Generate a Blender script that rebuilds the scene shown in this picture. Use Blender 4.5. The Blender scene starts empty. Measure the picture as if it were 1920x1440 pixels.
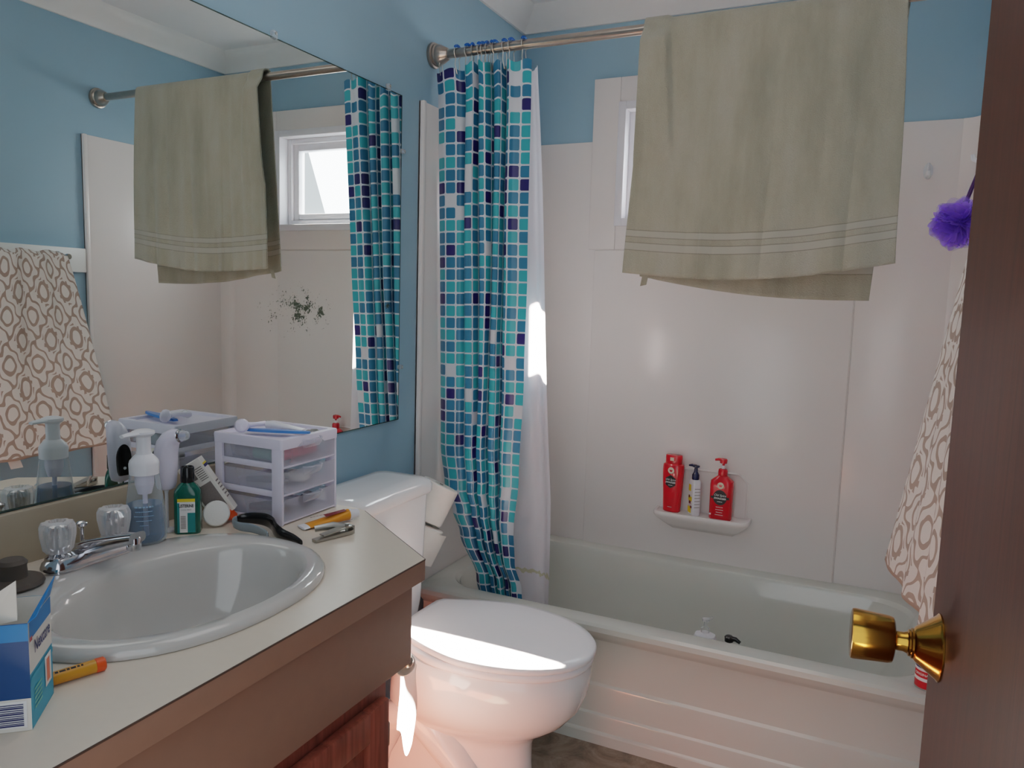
import bpy, bmesh, math, random
from mathutils import Vector, Matrix, noise
R = math.radians
PI = math.pi
random.seed(7)
COL = bpy.context.scene.collection

# ------------------------------------------------------------------ materials
def s2l(c):
    return tuple((x/255/12.92 if x/255 <= .04045 else ((x/255+.055)/1.055)**2.4) for x in c) + (1,)

class N:
    """small node-tree helper"""
    def __init__(s, name):
        s.m = bpy.data.materials.new(name); s.m.use_nodes = True
        s.t = s.m.node_tree; s.b = s.t.nodes['Principled BSDF']; s.out = s.t.nodes['Material Output']
    def n(s, kind, **kw):
        nd = s.t.nodes.new(kind)
        for k, v in kw.items(): setattr(nd, k, v)
        return nd
    def l(s, a, b): s.t.links.new(a, b)
    def math(s, op, a, b=None, c=None):
        nd = s.n('ShaderNodeMath', operation=op)
        for i, v in enumerate((a, b, c)):
            if v is None: continue
            if isinstance(v, (int, float)): nd.inputs[i].default_value = v
            else: s.l(v, nd.inputs[i])
        return nd.outputs[0]
    def mix(s, f, a, b):
        nd = s.n('ShaderNodeMix', data_type='RGBA')
        for i, v in ((0, f), (6, a), (7, b)):
            if isinstance(v, (int, float)): nd.inputs[i].default_value = v
            elif isinstance(v, tuple): nd.inputs[i].default_value = v
            else: s.l(v, nd.inputs[i])
        return nd.outputs[2]
    def pos(s): return s.n('ShaderNodeNewGeometry').outputs['Position']
    def objc(s): return s.n('ShaderNodeTexCoord').outputs['Object']
    def uv(s): return s.n('ShaderNodeTexCoord').outputs['UV']
    def sep(s, v):
        nd = s.n('ShaderNodeSeparateXYZ'); s.l(v, nd.inputs[0]); return nd.outputs
    def noise(s, v, scale, detail=3, rough=.5, dist=0):
        nd = s.n('ShaderNodeTexNoise'); nd.inputs['Scale'].default_value = scale
        nd.inputs['Detail'].default_value = detail; nd.inputs['Roughness'].default_value = rough
        nd.inputs['Distortion'].default_value = dist
        if v is not None: s.l(v, nd.inputs['Vector'])
        return nd.outputs[0]
    def scalev(s, v, sc):
        nd = s.n('ShaderNodeMapping'); s.l(v, nd.inputs[0]); nd.inputs['Scale'].default_value = sc; return nd.outputs[0]
    def bump(s, h, strength=.3, dist=.002):
        nd = s.n('ShaderNodeBump'); nd.inputs['Strength'].default_value = strength
        nd.inputs['Distance'].default_value = dist; s.l(h, nd.inputs['Height']); s.l(nd.outputs[0], s.b.inputs['Normal'])
    def ramp(s, f, stops):
        nd = s.n('ShaderNodeValToRGB'); s.l(f, nd.inputs[0]); e = nd.color_ramp.elements
        while len(e) < len(stops): e.new(.5)
        for el, (p, c) in zip(e, stops): el.position = p; el.color = c
        return nd.outputs[0]

def mat(name, rgb, rough=.5, metal=0, trans=0, ior=1.45, var=.06, vscale=30, bump=0, bscale=200, bdist=.001, coat=0, sheen=0, sss=0, alpha=1, emis=0):
    k = N(name); c = s2l(rgb); b = k.b
    f = k.noise(k.objc(), vscale, 3)
    dk = tuple(x*(1-var) for x in c[:3]) + (1,); lt = tuple(min(1, x*(1+var)) for x in c[:3]) + (1,)
    k.l(k.mix(f, dk, lt), b.inputs['Base Color'])
    b.inputs['Roughness'].default_value = rough; b.inputs['Metallic'].default_value = metal
    b.inputs['Transmission Weight'].default_value = trans; b.inputs['IOR'].default_value = ior
    b.inputs['Coat Weight'].default_value = coat; b.inputs['Sheen Weight'].default_value = sheen
    b.inputs['Alpha'].default_value = alpha
    if emis:
        b.inputs['Emission Color'].default_value = c; b.inputs['Emission Strength'].default_value = emis
    if bump: k.bump(k.noise(k.objc(), bscale, 2), bump, bdist)
    return k.m

def clear(name, rgb, f=.25, rough=.05):
    """thin clear plastic or glass: mostly see-through, with a glossy/tinted share"""
    k = N(name); k.b.inputs['Base Color'].default_value = s2l(rgb); k.b.inputs['Roughness'].default_value = rough
    tr = k.n('ShaderNodeBsdfTransparent'); mx = k.n('ShaderNodeMixShader')
    lw = k.n('ShaderNodeLayerWeight'); lw.inputs[0].default_value = .35
    fac = k.math('MINIMUM', k.math('ADD', k.math('MULTIPLY', lw.outputs['Facing'], .5), f), 1)
    k.l(fac, mx.inputs[0]); k.l(tr.outputs[0], mx.inputs[1]); k.l(k.b.outputs[0], mx.inputs[2])
    k.l(mx.outputs[0], k.out.inputs[0]); return k.m

M = {}
M['blue_wall'] = mat('blue_wall_paint', (133, 168, 188), .45, var=.03, vscale=4, bump=.15, bscale=90, bdist=.001)
M['ceiling'] = mat('ceiling_paint', (232, 232, 232), .6, var=.02, bump=.2, bscale=60)
M['trim'] = mat('trim_paint', (230, 230, 228), .4, var=.02)
M['surround'] = mat('surround_fibreglass', (232, 226, 223), .24, var=.015, vscale=3, coat=.08, bump=.04, bscale=8, bdist=.004)
M['tub'] = mat('tub_enamel', (204, 206, 198), .14, var=.02, vscale=5, coat=.4)
M['porcelain'] = mat('toilet_porcelain', (240, 240, 241), .1, var=.01, coat=.5)
M['seat_plastic'] = mat('toilet_seat_plastic', (244, 243, 246), .2, var=.01)
M['sink'] = mat('sink_porcelain', (192, 190, 186), .1, var=.02, coat=.5)
M['laminate'] = mat('counter_laminate', (218, 206, 190), .3, var=.03, vscale=80)
M['laminate_edge'] = mat('laminate_edge_beige', (130, 98, 82), .65, var=.05, vscale=40)
M['backsplash'] = mat('backsplash_laminate', (164, 152, 133), .4, var=.03)
M['seam_dark'] = mat('laminate_seam', (70, 52, 44), .6)
M['chrome'] = mat('chrome', (205, 205, 210), .12, 1, var=.12, vscale=60)
M['nickel'] = mat('brushed_nickel', (172, 162, 152), .28, 1, var=.08, vscale=90)
M['brass'] = mat('polished_brass', (186, 134, 56), .14, 1, var=.05)
M['steel'] = mat('steel', (170, 168, 162), .3, 1)
M['white_plastic'] = mat('white_plastic', (232, 232, 238), .3, var=.02)
M['lilac_plastic'] = mat('white_lilac_plastic', (226, 222, 240), .3, var=.02)
M['black_plastic'] = mat('black_plastic', (18, 18, 20), .2)
M['dark'] = mat('dark_inside', (20, 20, 22), .7)
M['paper'] = mat('tissue_paper', (240, 234, 226), .9, var=.03, vscale=60, bump=.4, bscale=500, bdist=.0006)
def thin_paper():
    k = N('thin_tissue_sheet'); c = s2l((244, 240, 236)); k.b.inputs['Base Color'].default_value = c; k.b.inputs['Roughness'].default_value = .9
    k.bump(k.noise(k.objc(), 500, 2), .4, .0006)
    tl = k.n('ShaderNodeBsdfTranslucent'); tl.inputs[0].default_value = c; mx = k.n('ShaderNodeMixShader'); mx.inputs[0].default_value = .55
    k.l(k.b.outputs[0], mx.inputs[1]); k.l(tl.outputs[0], mx.inputs[2]); k.l(mx.outputs[0], k.out.inputs[0]); return k.m
M['thin_paper'] = thin_paper()
M['carton'] = mat('carton_white', (228, 224, 216), .6)
M['grey_print'] = mat('grey_print', (120, 112, 108), .6, var=.2, vscale=300)
M['white_print'] = mat('white_print', (235, 235, 235), .5)
M['black_print'] = mat('black_print', (22, 20, 24), .4)
M['navy_print'] = mat('navy_print', (28, 34, 92), .5)
M['yellow_print'] = mat('yellow_print', (224, 196, 30), .5)
M['red_plastic'] = mat('red_plastic', (188, 10, 28), .22, coat=.2, var=.04)
M['navy_plastic'] = mat('navy_plastic', (22, 26, 60), .25)
M['cream_print'] = mat('cream_print', (220, 205, 180), .5)
M['maroon_print'] = mat('maroon_print', (110, 24, 34), .5)
M['teal_print'] = mat('teal_print', (20, 130, 130), .5)
M['box_blue'] = mat('carton_blue', (0, 62, 116), .45, var=.08, vscale=20)
M['box_mid'] = mat('carton_mid_blue', (0, 112, 184), .45)
M['box_cyan'] = mat('carton_cyan', (20, 150, 186), .45, var=.08, vscale=20)
M['box_skin'] = mat('carton_salmon', (226, 120, 96), .5)
M['box_green'] = mat('carton_green', (110, 190, 170), .5)
M['amber'] = mat('amber_plastic', (196, 132, 34), .35)
M['orange'] = mat('orange_plastic', (222, 78, 24), .35)
M['orange_print'] = mat('orange_print', (226, 140, 24), .4)
M['rubber'] = mat('dark_grey_rubber', (78, 70, 64), .6, bump=.1)
M['blue_plastic'] = mat('blue_plastic', (58, 120, 196), .3)
M['blue_bead'] = mat('blue_bead', (0, 84, 170), .2)
M['grey_gloss'] = mat('grey_gloss_plastic', (130, 142, 150), .2)
M['liner_edge'] = mat('liner_hem', (226, 210, 190), .5)
M['loofah_cord'] = mat('purple_cord', (60, 24, 90), .7)
M['white_pad'] = mat('white_pad', (226, 226, 222), .85, var=.03, bump=.3, bscale=300)
M['cherry_dark'] = None
M['clear_glass'] = clear('window_glass', (235, 245, 248), .03, .02)
M['clear_plastic'] = clear('clear_plastic', (225, 232, 238), .16, .08)
M['frosty'] = clear('frosty_plastic', (214, 214, 228), .20, .3)
M['hook_clear'] = mat('hook_plastic', (216, 220, 226), .25)
M['acrylic'] = clear('acrylic_facets', (240, 240, 244), .26, .04)
M['acrylic_sparkle'] = mat('acrylic_sparkle', (225, 218, 222), .08, 1, var=.75, vscale=160)  # strong light-dark mottling paints the sparkle seen inside the clear knobs
M['soap_glass'] = clear('soap_bottle_plastic', (200, 214, 222), .14, .06)
M['soap_blue'] = clear('blue_soap', (44, 92, 134), .62, .1)
M['mouthwash'] = clear('green_mouthwash_bottle', (6, 92, 78), .82, .1)
M['teal_blob'] = mat('teal_content', (24, 150, 120), .5)
M['pink_blob'] = mat('pink_content', (206, 60, 90), .5)
M['mist_blob'] = mat('grey_content', (120, 116, 124), .6)
M['loofah'] = clear('purple_mesh', (146, 104, 236), .30, .5)
M['leaf_glare'] = mat('glare_pale_leaves', (214, 222, 206), .8)  # washed-out daylight is put into this leaf and trunk colour

def wood(name, dark, light, rough=.3, vert=True, sc=1):
    k = N(name); v = k.pos()
    sv = k.scalev(v, (26*sc, 26*sc, 1.4*sc) if vert else (26*sc, 1.4*sc, 26*sc))
    f = k.noise(sv, 3, 6, .65, .6)
    f2 = k.noise(v, 2.2, 2)
    c = k.ramp(f, [(.25, s2l(dark)), (.75, s2l(light))])
    c2 = k.mix(k.math('MULTIPLY', f2, .35), c, s2l(tuple(int(x*.7) for x in dark)))
    k.l(c2, k.b.inputs['Base Color']); k.b.inputs['Roughness'].default_value = rough
    k.bump(f, .12, .001); k.b.inputs['Specular IOR Level'].default_value = .15; return k.m
M['door_wood'] = wood('door_stained_wood', (50, 21, 13), (84, 40, 26), .5)
M['cherry'] = wood('cabinet_cherry_wood', (92, 42, 32), (152, 84, 68), .3)

def floor_mat():
    k = N('floor_stone_vinyl'); v = k.pos()
    f = k.noise(v, 9, 6, .7, 1.2); g = k.noise(v, 30, 4)
    c = k.ramp(f, [(.3, s2l((80, 66, 54))), (.5, s2l((138, 120, 104))), (.7, s2l((172, 158, 142)))])
    k.l(k.mix(k.math('MULTIPLY', g, .4), c, s2l((96, 80, 64))), k.b.inputs['Base Color'])
    k.b.inputs['Roughness'].default_value = .45; return k.m
M['floor'] = floor_mat()

def mirror_mat():
    k = N('mirror_silver'); b = k.b
    b.inputs['Base Color'].default_value = (.80, .845, .82, 1); b.inputs['Metallic'].default_value = 1; b.inputs['Roughness'].default_value = .003
    p = k.pos(); s = k.sep(p)
    # worn silvering: a ragged patch with crumbs around it, and one small patch by the right edge
    def blob(cy, cz, ry, rz):
        dy = k.math('DIVIDE', k.math('SUBTRACT', s[1], cy), ry); dz = k.math('DIVIDE', k.math('SUBTRACT', s[2], cz), rz)
        d = k.math('ADD', k.math('MULTIPLY', dy, dy), k.math('MULTIPLY', dz, dz))
        return k.math('SUBTRACT', 1, k.math('SQRT', d))
    a = k.math('MAXIMUM', blob(1.258, 1.221, .035, .026), blob(1.285, 1.24, .03, .016))
    a = k.math('MAXIMUM', a, blob(1.345, 1.232, .024, .03)); a = k.math('MAXIMUM', a, blob(1.64, 1.245, .02, .018))
    a = k.math('MAXIMUM', a, k.math('MULTIPLY', blob(1.26, 1.235, .14, .07), .45))
    nz = k.noise(p, 190, 4, .7)
    big = k.noise(p, 38, 2)
    t = k.math('ADD', k.math('MULTIPLY', nz, .85), k.math('MULTIPLY', k.math('SUBTRACT', big, .5), .5))
    m = k.math('GREATER_THAN', k.math('ADD', t, k.math('MULTIPLY', a, .34)), .60)
    m = k.math('MULTIPLY', m, k.math('GREATER_THAN', a, 0.01))
    d = k.n('ShaderNodeBsdfDiffuse'); d.inputs[0].default_value = s2l((62, 70, 60))
    mx = k.n('ShaderNodeMixShader'); k.l(m, mx.inputs[0]); k.l(b.outputs[0], mx.inputs[1]); k.l(d.outputs[0], mx.inputs[2])
    k.l(mx.outputs[0], k.out.inputs[0]); return k.m
M['mirror'] = mirror_mat()
M['mirror_edge'] = mat('mirror_glass_edge', (84, 104, 98), .1, .6)

def tiles_mat():
    k = N('curtain_mosaic_print'); uv = k.uv(); s = k.sep(uv); P = .0375
    def cell(x):
        d = k.math('DIVIDE', x, P); fl = k.math('FLOOR', d); fr = k.math('ABSOLUTE', k.math('SUBTRACT', k.math('SUBTRACT', d, fl), .5)); return fl, fr
    iu, fu = cell(s[0]); iv, fv = cell(s[1])
    # rounded square
    h, r = .435, .13
    qx = k.math('MAXIMUM', k.math('SUBTRACT', fu, h-r), 0); qy = k.math('MAXIMUM', k.math('SUBTRACT', fv, h-r), 0)
    d = k.math('SQRT', k.math('ADD', k.math('MULTIPLY', qx, qx), k.math('MULTIPLY', qy, qy)))
    inside = k.math('LESS_THAN', d, r)
    cb = k.n('ShaderNodeCombineXYZ'); k.l(iu, cb.inputs[0]); k.l(iv, cb.inputs[1])
    wn = k.n('ShaderNodeTexWhiteNoise', noise_dimensions='2D'); k.l(cb.outputs[0], wn.inputs['Vector'])
    rp = k.n('ShaderNodeValToRGB'); rp.color_ramp.interpolation = 'CONSTANT'; k.l(wn.outputs['Value'], rp.inputs[0])
    e = rp.color_ramp.elements
    for _ in range(3): e.new(.5)
    W = s2l((206, 212, 220))
    for el, (p, c) in zip(e, [(0, s2l((38, 152, 166))), (.42, s2l((28, 102, 138))), (.85, s2l((18, 14, 82))), (.95, W), (.999, W)]):
        el.position = p; el.color = c
    c = k.mix(inside, W, rp.outputs[0])
    k.l(c, k.b.inputs['Base Color']); k.b.inputs['Roughness'].default_value = .35
    tl = k.n('ShaderNodeBsdfTranslucent'); k.l(c, tl.inputs[0])
    mx = k.n('ShaderNodeMixShader'); mx.inputs[0].default_value = .015
    k.l(k.b.outputs[0], mx.inputs[1]); k.l(tl.outputs[0], mx.inputs[2]); k.l(mx.outputs[0], k.out.inputs[0]); return k.m
M['tiles'] = tiles_mat()

def liner_mat():
    k = N('liner_waffle_fabric'); s = k.sep(k.uv())
    a = k.math('SINE', k.math('MULTIPLY', s[0], 1100)); b_ = k.math('SINE', k.math('MULTIPLY', s[1], 1100))
    k.bump(k.math('MULTIPLY', a, b_), .35, .0015)
    # yellowed soap scum along the bottom hem
    n = k.noise(k.uv(), 26, 4)
    z = k.sep(k.pos())[2]
    st = k.math('LESS_THAN', k.math('ABSOLUTE', k.math('SUBTRACT', z, k.math('ADD', .375, k.math('MULTIPLY', n, .05)))), .006)
    c = k.mix(k.math('MULTIPLY', st, .6), s2l((236, 232, 238)), s2l((190, 186, 120)))
    k.l(c, k.b.inputs['Base Color']); k.b.inputs['Roughness'].default_value = .6
    tl = k.n('ShaderNodeBsdfTranslucent'); k.l(c, tl.inputs[0])
    mx = k.n('ShaderNodeMixShader'); mx.inputs[0].default_value = .35
    k.l(k.b.outputs[0], mx.inputs[1]); k.l(tl.outputs[0], mx.inputs[2]); k.l(mx.outputs[0], k.out.inputs[0]); return k.m
M['liner'] = liner_mat()

def terry_mat():
    k = N('sage_terry_towel'); v = k.objc(); s = k.sep(k.uv())
    f = k.noise(k.scalev(v, (9, 9, 2.2)), 1.2, 4, .6); fine = k.noise(v, 520, 2)
    c = k.ramp(f, [(.3, s2l((142, 140, 124))), (.52, s2l((162, 159, 142))), (.75, s2l((172, 170, 158)))])
    c = k.mix(k.math('MULTIPLY', fine, .35), c, s2l((124, 123, 108)))
    # woven bands near the hem, uv v = metres up from the hem
    def band(a, b_): return k.math('MULTIPLY', k.math('GREATER_THAN', s[1], a), k.math('LESS_THAN', s[1], b_))
    bd = k.math('ADD', band(.062, .080), band(.096, .112))
    c = k.mix(k.math('MULTIPLY', bd, .8), c, s2l((166, 164, 154)))
    ln = k.math('ADD', k.math('ADD', band(.060, .0625), band(.0795, .082)), k.math('ADD', band(.0945, .097), band(.1115, .114)))
    c = k.mix(k.math('MULTIPLY', ln, .5), c, s2l((96, 94, 82)))
    k.l(c, k.b.inputs['Base Color']); k.b.inputs['Roughness'].default_value = .95; k.b.inputs['Sheen Weight'].default_value = .3
    inv = k.math('SUBTRACT', 1, bd)
    k.bump(k.math('MULTIPLY', k.noise(v, 340, 3), inv), .7, .0035); return k.m
M['terry'] = terry_mat()

def trellis_mat():
    k = N('taupe_trellis_towel'); uv = k.uv()
    w = k.n('ShaderNodeTexNoise'); w.inputs['Scale'].default_value = 22; w.inputs['Detail'].default_value = 1; k.l(uv, w.inputs['Vector'])
    ad = k.n('ShaderNodeVectorMath', operation='MULTIPLY_ADD'); k.l(w.outputs[1], ad.inputs[0]); ad.inputs[1].default_value = (.018, .018, 0); k.l(uv, ad.inputs[2])
    s = k.sep(ad.outputs[0]); P = 2*PI/.145
    cu = k.math('COSINE', k.math('MULTIPLY', s[0], P)); cv = k.math('COSINE', k.math('MULTIPLY', s[1], P*.85))
    f = k.math('ADD', cu, cv)
    c3 = k.math('MULTIPLY', k.math('MULTIPLY', k.math('SINE', k.math('MULTIPLY', s[0], P*2)), k.math('SINE', k.math('MULTIPLY', s[1], P*1.7))), .55)
    g = k.math('ADD', f, c3)
    def iso(x, c, t): return k.math('LESS_THAN', k.math('ABSOLUTE', k.math('SUBTRACT', x, c)), t)
    m = k.math('MAXIMUM', iso(g, .25, .26), k.math('MAXIMUM', iso(f, 1.45, .20), iso(f, -1.35, .24)))
    m = k.math('MAXIMUM', m, k.math('MULTIPLY', iso(g, -.75, .16), k.math('GREATER_THAN', c3, 0)))
    hem = k.math('LESS_THAN', s[1], .018); m = k.math('MAXIMUM', m, hem)
    c = k.mix(m, s2l((226, 220, 214)), s2l((158, 138, 126)))
    k.l(c, k.b.inputs['Base Color']); k.b.inputs['Roughness'].default_value = .95
    h = k.math('ADD', k.math('MULTIPLY', m, -.6), k.noise(uv, 500, 2)); k.bump(h, .6, .002); return k.m
M['trellis'] = trellis_mat()

# ------------------------------------------------------------------ mesh helpers
def nb(): return bmesh.new()
def _mi(bm, old, mi):
    if mi:
        for f in bm.faces:
            if f not in old: f.material_index = mi
def rotm(rx=0, ry=0, rz=0): return Matrix.Rotation(rz, 4, 'Z') @ Matrix.Rotation(ry, 4, 'Y') @ Matrix.Rotation(rx, 4, 'X')

def box(bm, c, s, bev=0, seg=2, mi=0, m=None):
    old = set(bm.faces) if mi else None
    r = bmesh.ops.create_cube(bm, size=1)
    vs = r['verts']
    mm = Matrix.Translation(c) @ (m if m else Matrix()) @ Matrix.Diagonal((s[0], s[1], s[2], 1))
    bmesh.ops.transform(bm, matrix=mm, verts=vs)
    if bev:
        es = list({e for v in vs for e in v.link_edges})
        bmesh.ops.bevel(bm, geom=es, offset=bev, segments=seg, profile=.5, affect='EDGES')
    if mi: _mi(bm, old, mi)
    return bm
def bx(bm, x0, x1, y0, y1, z0, z1, bev=0, seg=2, mi=0):
    return box(bm, ((x0+x1)/2, (y0+y1)/2, (z0+z1)/2), (x1-x0, y1-y0, z1-z0), bev, seg, mi)

def loft(bm, loops, cap0=True, cap1=True, mi=0, m=None, closed=True):
    old = set(bm.faces) if mi else None
    rows = [[bm.verts.new((m @ Vector(p)) if m else p) for p in lp] for lp in loops]
    n = len(rows[0]); rng = range(n) if closed else range(n-1)
    for a, b in zip(rows, rows[1:]):
        for i in rng: bm.faces.new((a[i], a[(i+1) % n], b[(i+1) % n], b[i]))
    if cap0: bm.faces.new(rows[0][::-1])
    if cap1: bm.faces.new(rows[-1])
    if mi: _mi(bm, old, mi)
    return bm
def lathe(bm, prof, n=32, m=None, mi=0, sx=1, sy=1, fac=None):
    loops = []
    for r, z in prof:
        r = max(r, 1e-4)
        loops.append([(sx*r*(fac(i, n, z) if fac else 1)*math.cos(2*PI*i/n), sy*r*(fac(i, n, z) if fac else 1)*math.sin(2*PI*i/n), z) for i in range(n)])
    return loft(bm, loops, True, True, mi, m)
def rrect(x0, x1, y0, y1, r, z, k=6):
    pts = []
    for cx, cy, a0 in ((x1-r, y1-r, 0), (x0+r, y1-r, 90), (x0+r, y0+r, 180), (x1-r, y0+r, 270)):
        for i in range(k+1):
            a = R(a0+90*i/k); pts.append((cx+r*math.cos(a), cy+r*math.sin(a), z))
    return pts
def tube(bm, pts, r, n=10, mi=0, closed=False, flat=1.0):
    old = set(bm.faces) if mi else None
    P = [Vector(p) for p in pts]; L = len(P); rings = []; up = Vector((0, 0, 1)); prev = None
    for i, p in enumerate(P):
        t = (P[(i+1) % L]-P[i-1]) if closed else (P[min(i+1, L-1)]-P[max(i-1, 0)])
        t.normalize()
        a = prev if prev is not None else (up if abs(t.z) < .95 else Vector((1, 0, 0)))
        a = (a-t*a.dot(t))
        if a.length < 1e-6: a = Vector((1, 0, 0))-t*t.x
        a.normalize(); prev = a; b = t.cross(a)
        rr = r[i] if isinstance(r, (list, tuple)) else r
        rings.append([bm.verts.new(p+a*rr*math.cos(2*PI*k/n)+b*rr*flat*math.sin(2*PI*k/n)) for k in range(n)])
    for i in range(L if closed else L-1):
        a, b = rings[i], rings[(i+1) % L]
        for k in range(n): bm.faces.new((a[k], a[(k+1) % n], b[(k+1) % n], b[k]))
    if not closed: bm.faces.new(rings[0][::-1]); bm.faces.new(rings[-1])
    if mi: _mi(bm, old, mi)
    return bm
def prism(bm, poly, z0, z1, mi=0, bev=0):
    old = set(bm.faces) if mi else None
    b = [bm.verts.new((x, y, z0)) for x, y in poly]; t = [bm.verts.new((x, y, z1)) for x, y in poly]
    n = len(poly); fs = [bm.faces.new(b[::-1]), bm.faces.new(t)]
    for i in range(n): fs.append(bm.faces.new((b[i], b[(i+1) % n], t[(i+1) % n], t[i])))
    if bev:
        es = list({e for f in fs for e in f.edges})
        bmesh.ops.bevel(bm, geom=es, offset=bev, segments=2, profile=.5, affect='EDGES')
    if mi: _mi(bm, old, mi)
    return bm
def sweep(bm, prof, y0, y1, axis='y', mi=0):
    """extrude a closed profile [(a,z)] along an axis"""
    f = (lambda a, t, z: (a, t, z)) if axis == 'y' else (lambda a, t, z: (t, a, z))
    return loft(bm, [[f(a, y0, z) for a, z in prof], [f(a, y1, z) for a, z in prof]], True, True, mi)
def grid(bm, nu, nv, f, uvf=None, mi=0):
    old = set(bm.faces) if mi else None
    V = [[bm.verts.new(f(i/nu, j/nv)) for i in range(nu+1)] for j in range(nv+1)]
    lay = bm.loops.layers.uv.verify()
    for j in range(nv):
        for i in range(nu):
            fc = bm.faces.new((V[j][i], V[j][i+1], V[j+1][i+1], V[j+1][i]))
            if uvf:
                for lp, (a, b) in zip(fc.loops, ((i, j), (i+1, j), (i+1, j+1), (i, j+1))): lp[lay].uv = uvf(a/nu, b/nv)
    if mi: _mi(bm, old, mi)
    return bm
def quad(bm, a, b, c, d, mi=0):
    f = bm.faces.new([bm.verts.new(p) for p in (a, b, c, d)]); f.material_index = mi; return f
def sphere(bm, c, r, s=(1, 1, 1), u=16, v=10, mi=0):
    old = set(bm.faces) if mi else None
    q = bmesh.ops.create_uvsphere(bm, u_segments=u, v_segments=v, radius=r)
    bmesh.ops.transform(bm, matrix=Matrix.Translation(c) @ Matrix.Diagonal((s[0], s[1], s[2], 1)), verts=q['verts'])
    if mi: _mi(bm, old, mi)
    return bm
def text(bm, string, size, fn, mi=0, ax='CENTER', bold=0, shear=0):
    cu = bpy.data.curves.new('t', 'FONT'); cu.body = string; cu.size = size; cu.align_x = ax; cu.align_y = 'CENTER'
    cu.offset = bold; cu.shear = shear; cu.resolution_u = 3
    o = bpy.data.objects.new('t', cu); COL.objects.link(o)
    dg = bpy.context.evaluated_depsgraph_get(); me = bpy.data.meshes.new_from_object(o.evaluated_get(dg))
    t = nb(); t.from_mesh(me)
    vs = [bm.verts.new(fn(v.co.x, v.co.y)) for v in t.verts]
    for f in t.faces:
        try:
            g = bm.faces.new([vs[v.index] for v in f.verts]); g.material_index = mi
        except ValueError: pass
    t.free(); bpy.data.objects.remove(o); bpy.data.curves.remove(cu); bpy.data.meshes.remove(me)

def bars(bm, w, h, fn, mi=0, seed=1):
    """a line of print too small to read: a row of short dashes"""
    rn = random.Random(seed); x = -w/2
    while x < w/2:
        L = rn.uniform(.8, 2.2)*h; x1 = min(w/2, x+L)
        f = bm.faces.new([bm.verts.new(fn(*p)) for p in ((x, -h/2), (x1, -h/2), (x1, h/2), (x, h/2))]); f.material_index = mi
        x = x1+h*.45

def obj(name, bm, mats, parent=None, world=True, sharp=38, smooth=True, recalc=True):
    """one mesh object; world=True means the bmesh is in world coordinates (its parent only moves by its origin)"""
    if recalc: bmesh.ops.recalc_face_normals(bm, faces=bm.faces)
    if not isinstance(mats, (list, tuple)): mats = [mats]
    if parent is not None and world:
        q = parent; off = Matrix()
        chain = []
        while q is not None: chain.append(q); q = q.parent
        for q in chain[::-1]: off = off @ q.matrix_basis
        bmesh.ops.transform(bm, matrix=off.inverted(), verts=bm.verts)
    loc = Vector((0, 0, 0))
    if parent is None and len(bm.verts):
        xs = [v.co.x for v in bm.verts]; ys = [v.co.y for v in bm.verts]; zs = [v.co.z for v in bm.verts]
        loc = Vector(((min(xs)+max(xs))/2, (min(ys)+max(ys))/2, min(zs)))
        bmesh.ops.translate(bm, verts=bm.verts, vec=-loc)
    me = bpy.data.meshes.new(name); bm.to_mesh(me); bm.free()
    for mt in mats: me.materials.append(mt)
    if smooth:
        for p in me.polygons: p.use_smooth = True
        if sharp: me.set_sharp_from_angle(angle=R(sharp))
    o = bpy.data.objects.new(name, me); COL.objects.link(o); o.location = loc
    if parent is not None: o.parent = parent
    return o
def tag(o, label=None, cat=None, group=None, kind=None):
    if label: o['label'] = label
    if cat: o['category'] = cat
    if group: o['group'] = group
    if kind: o['kind'] = kind
    return o
def thing(name, label, cat, loc=(0, 0, 0), rot=(0, 0, 0), group=None, kind=None):
    o = bpy.data.objects.new(name, None); COL.objects.link(o); o.location = loc; o.rotation_euler = rot; o.empty_display_size = .05
    return tag(o, label, cat, group, kind)
def struct(name, bm, m, **kw):
    o = obj(name, bm, m, **kw)
    if o.parent is None: o['kind'] = 'structure'
    return o
def solid(o, t, off=0):
    md = o.modifiers.new('thick', 'SOLIDIFY'); md.thickness = t; md.offset = off; return o

# ------------------------------------------------------------------ measures
W, D, H = 1.52, 2.52, 2.34
HC, HS = 2.26, 1.852           # crown bottom, surround top
CT = .817                      # counter top
TR = .36                       # tub rim
YT = 1.807                     # tub front
WX0, WX1, WZ0, WZ1 = .404, 1.195, 1.562, 1.97
Y0 = -.02

# ------------------------------------------------------------------ shell
b = nb(); bx(b, -.1, 0, -.12, D+.12, -.05, H+.1); struct('wall_left', b, M['blue_wall'])
b = nb(); bx(b, W, W+.1, -.12, D+.12, -.05, H+.1); struct('wall_right', b, M['blue_wall'])
b = nb()
bx(b, 0, WX0, D, D+.12, -.05, H+.1); bx(b, WX1, W, D, D+.12, -.05, H+.1)
bx(b, WX0, WX1, D, D+.12, -.05, WZ0); bx(b, WX0, WX1, D, D+.12, WZ1, H+.1)
struct('wall_back', b, M['blue_wall'])
b = nb(); bx(b, 0, .66, -.12, Y0, -.05, H+.1); bx(b, 1.47, W, -.12, Y0, -.05, H+.1); bx(b, .66, 1.47, -.12, Y0, 2.06, H+.1)
struct('wall_near', b, M['blue_wall'])
b = nb(); bx(b, -.1, W+.1, -1.6, D+.12, -.1, 0); struct('floor', b, M['floor'])
b = nb(); bx(b, -.1, W+.1, -.12, D+.12, H, H+.1); struct('ceiling', b, M['ceiling'])
def crown():
    return [(0, HC), (.010, HC), (.013, HC+.012), (.024, HC+.024), (.045, HC+.045), (.060, HC+.058), (.064, HC+.068), (.070, H+.001), (0, H+.001)]
b = nb(); sweep(b, crown(), Y0, D, 'y'); struct('trim_1', b, M['trim'])
b = nb(); sweep(b, [(W-a, z) for a, z in crown()], Y0, D, 'y'); struct('trim_2', b, M['trim'])
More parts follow.
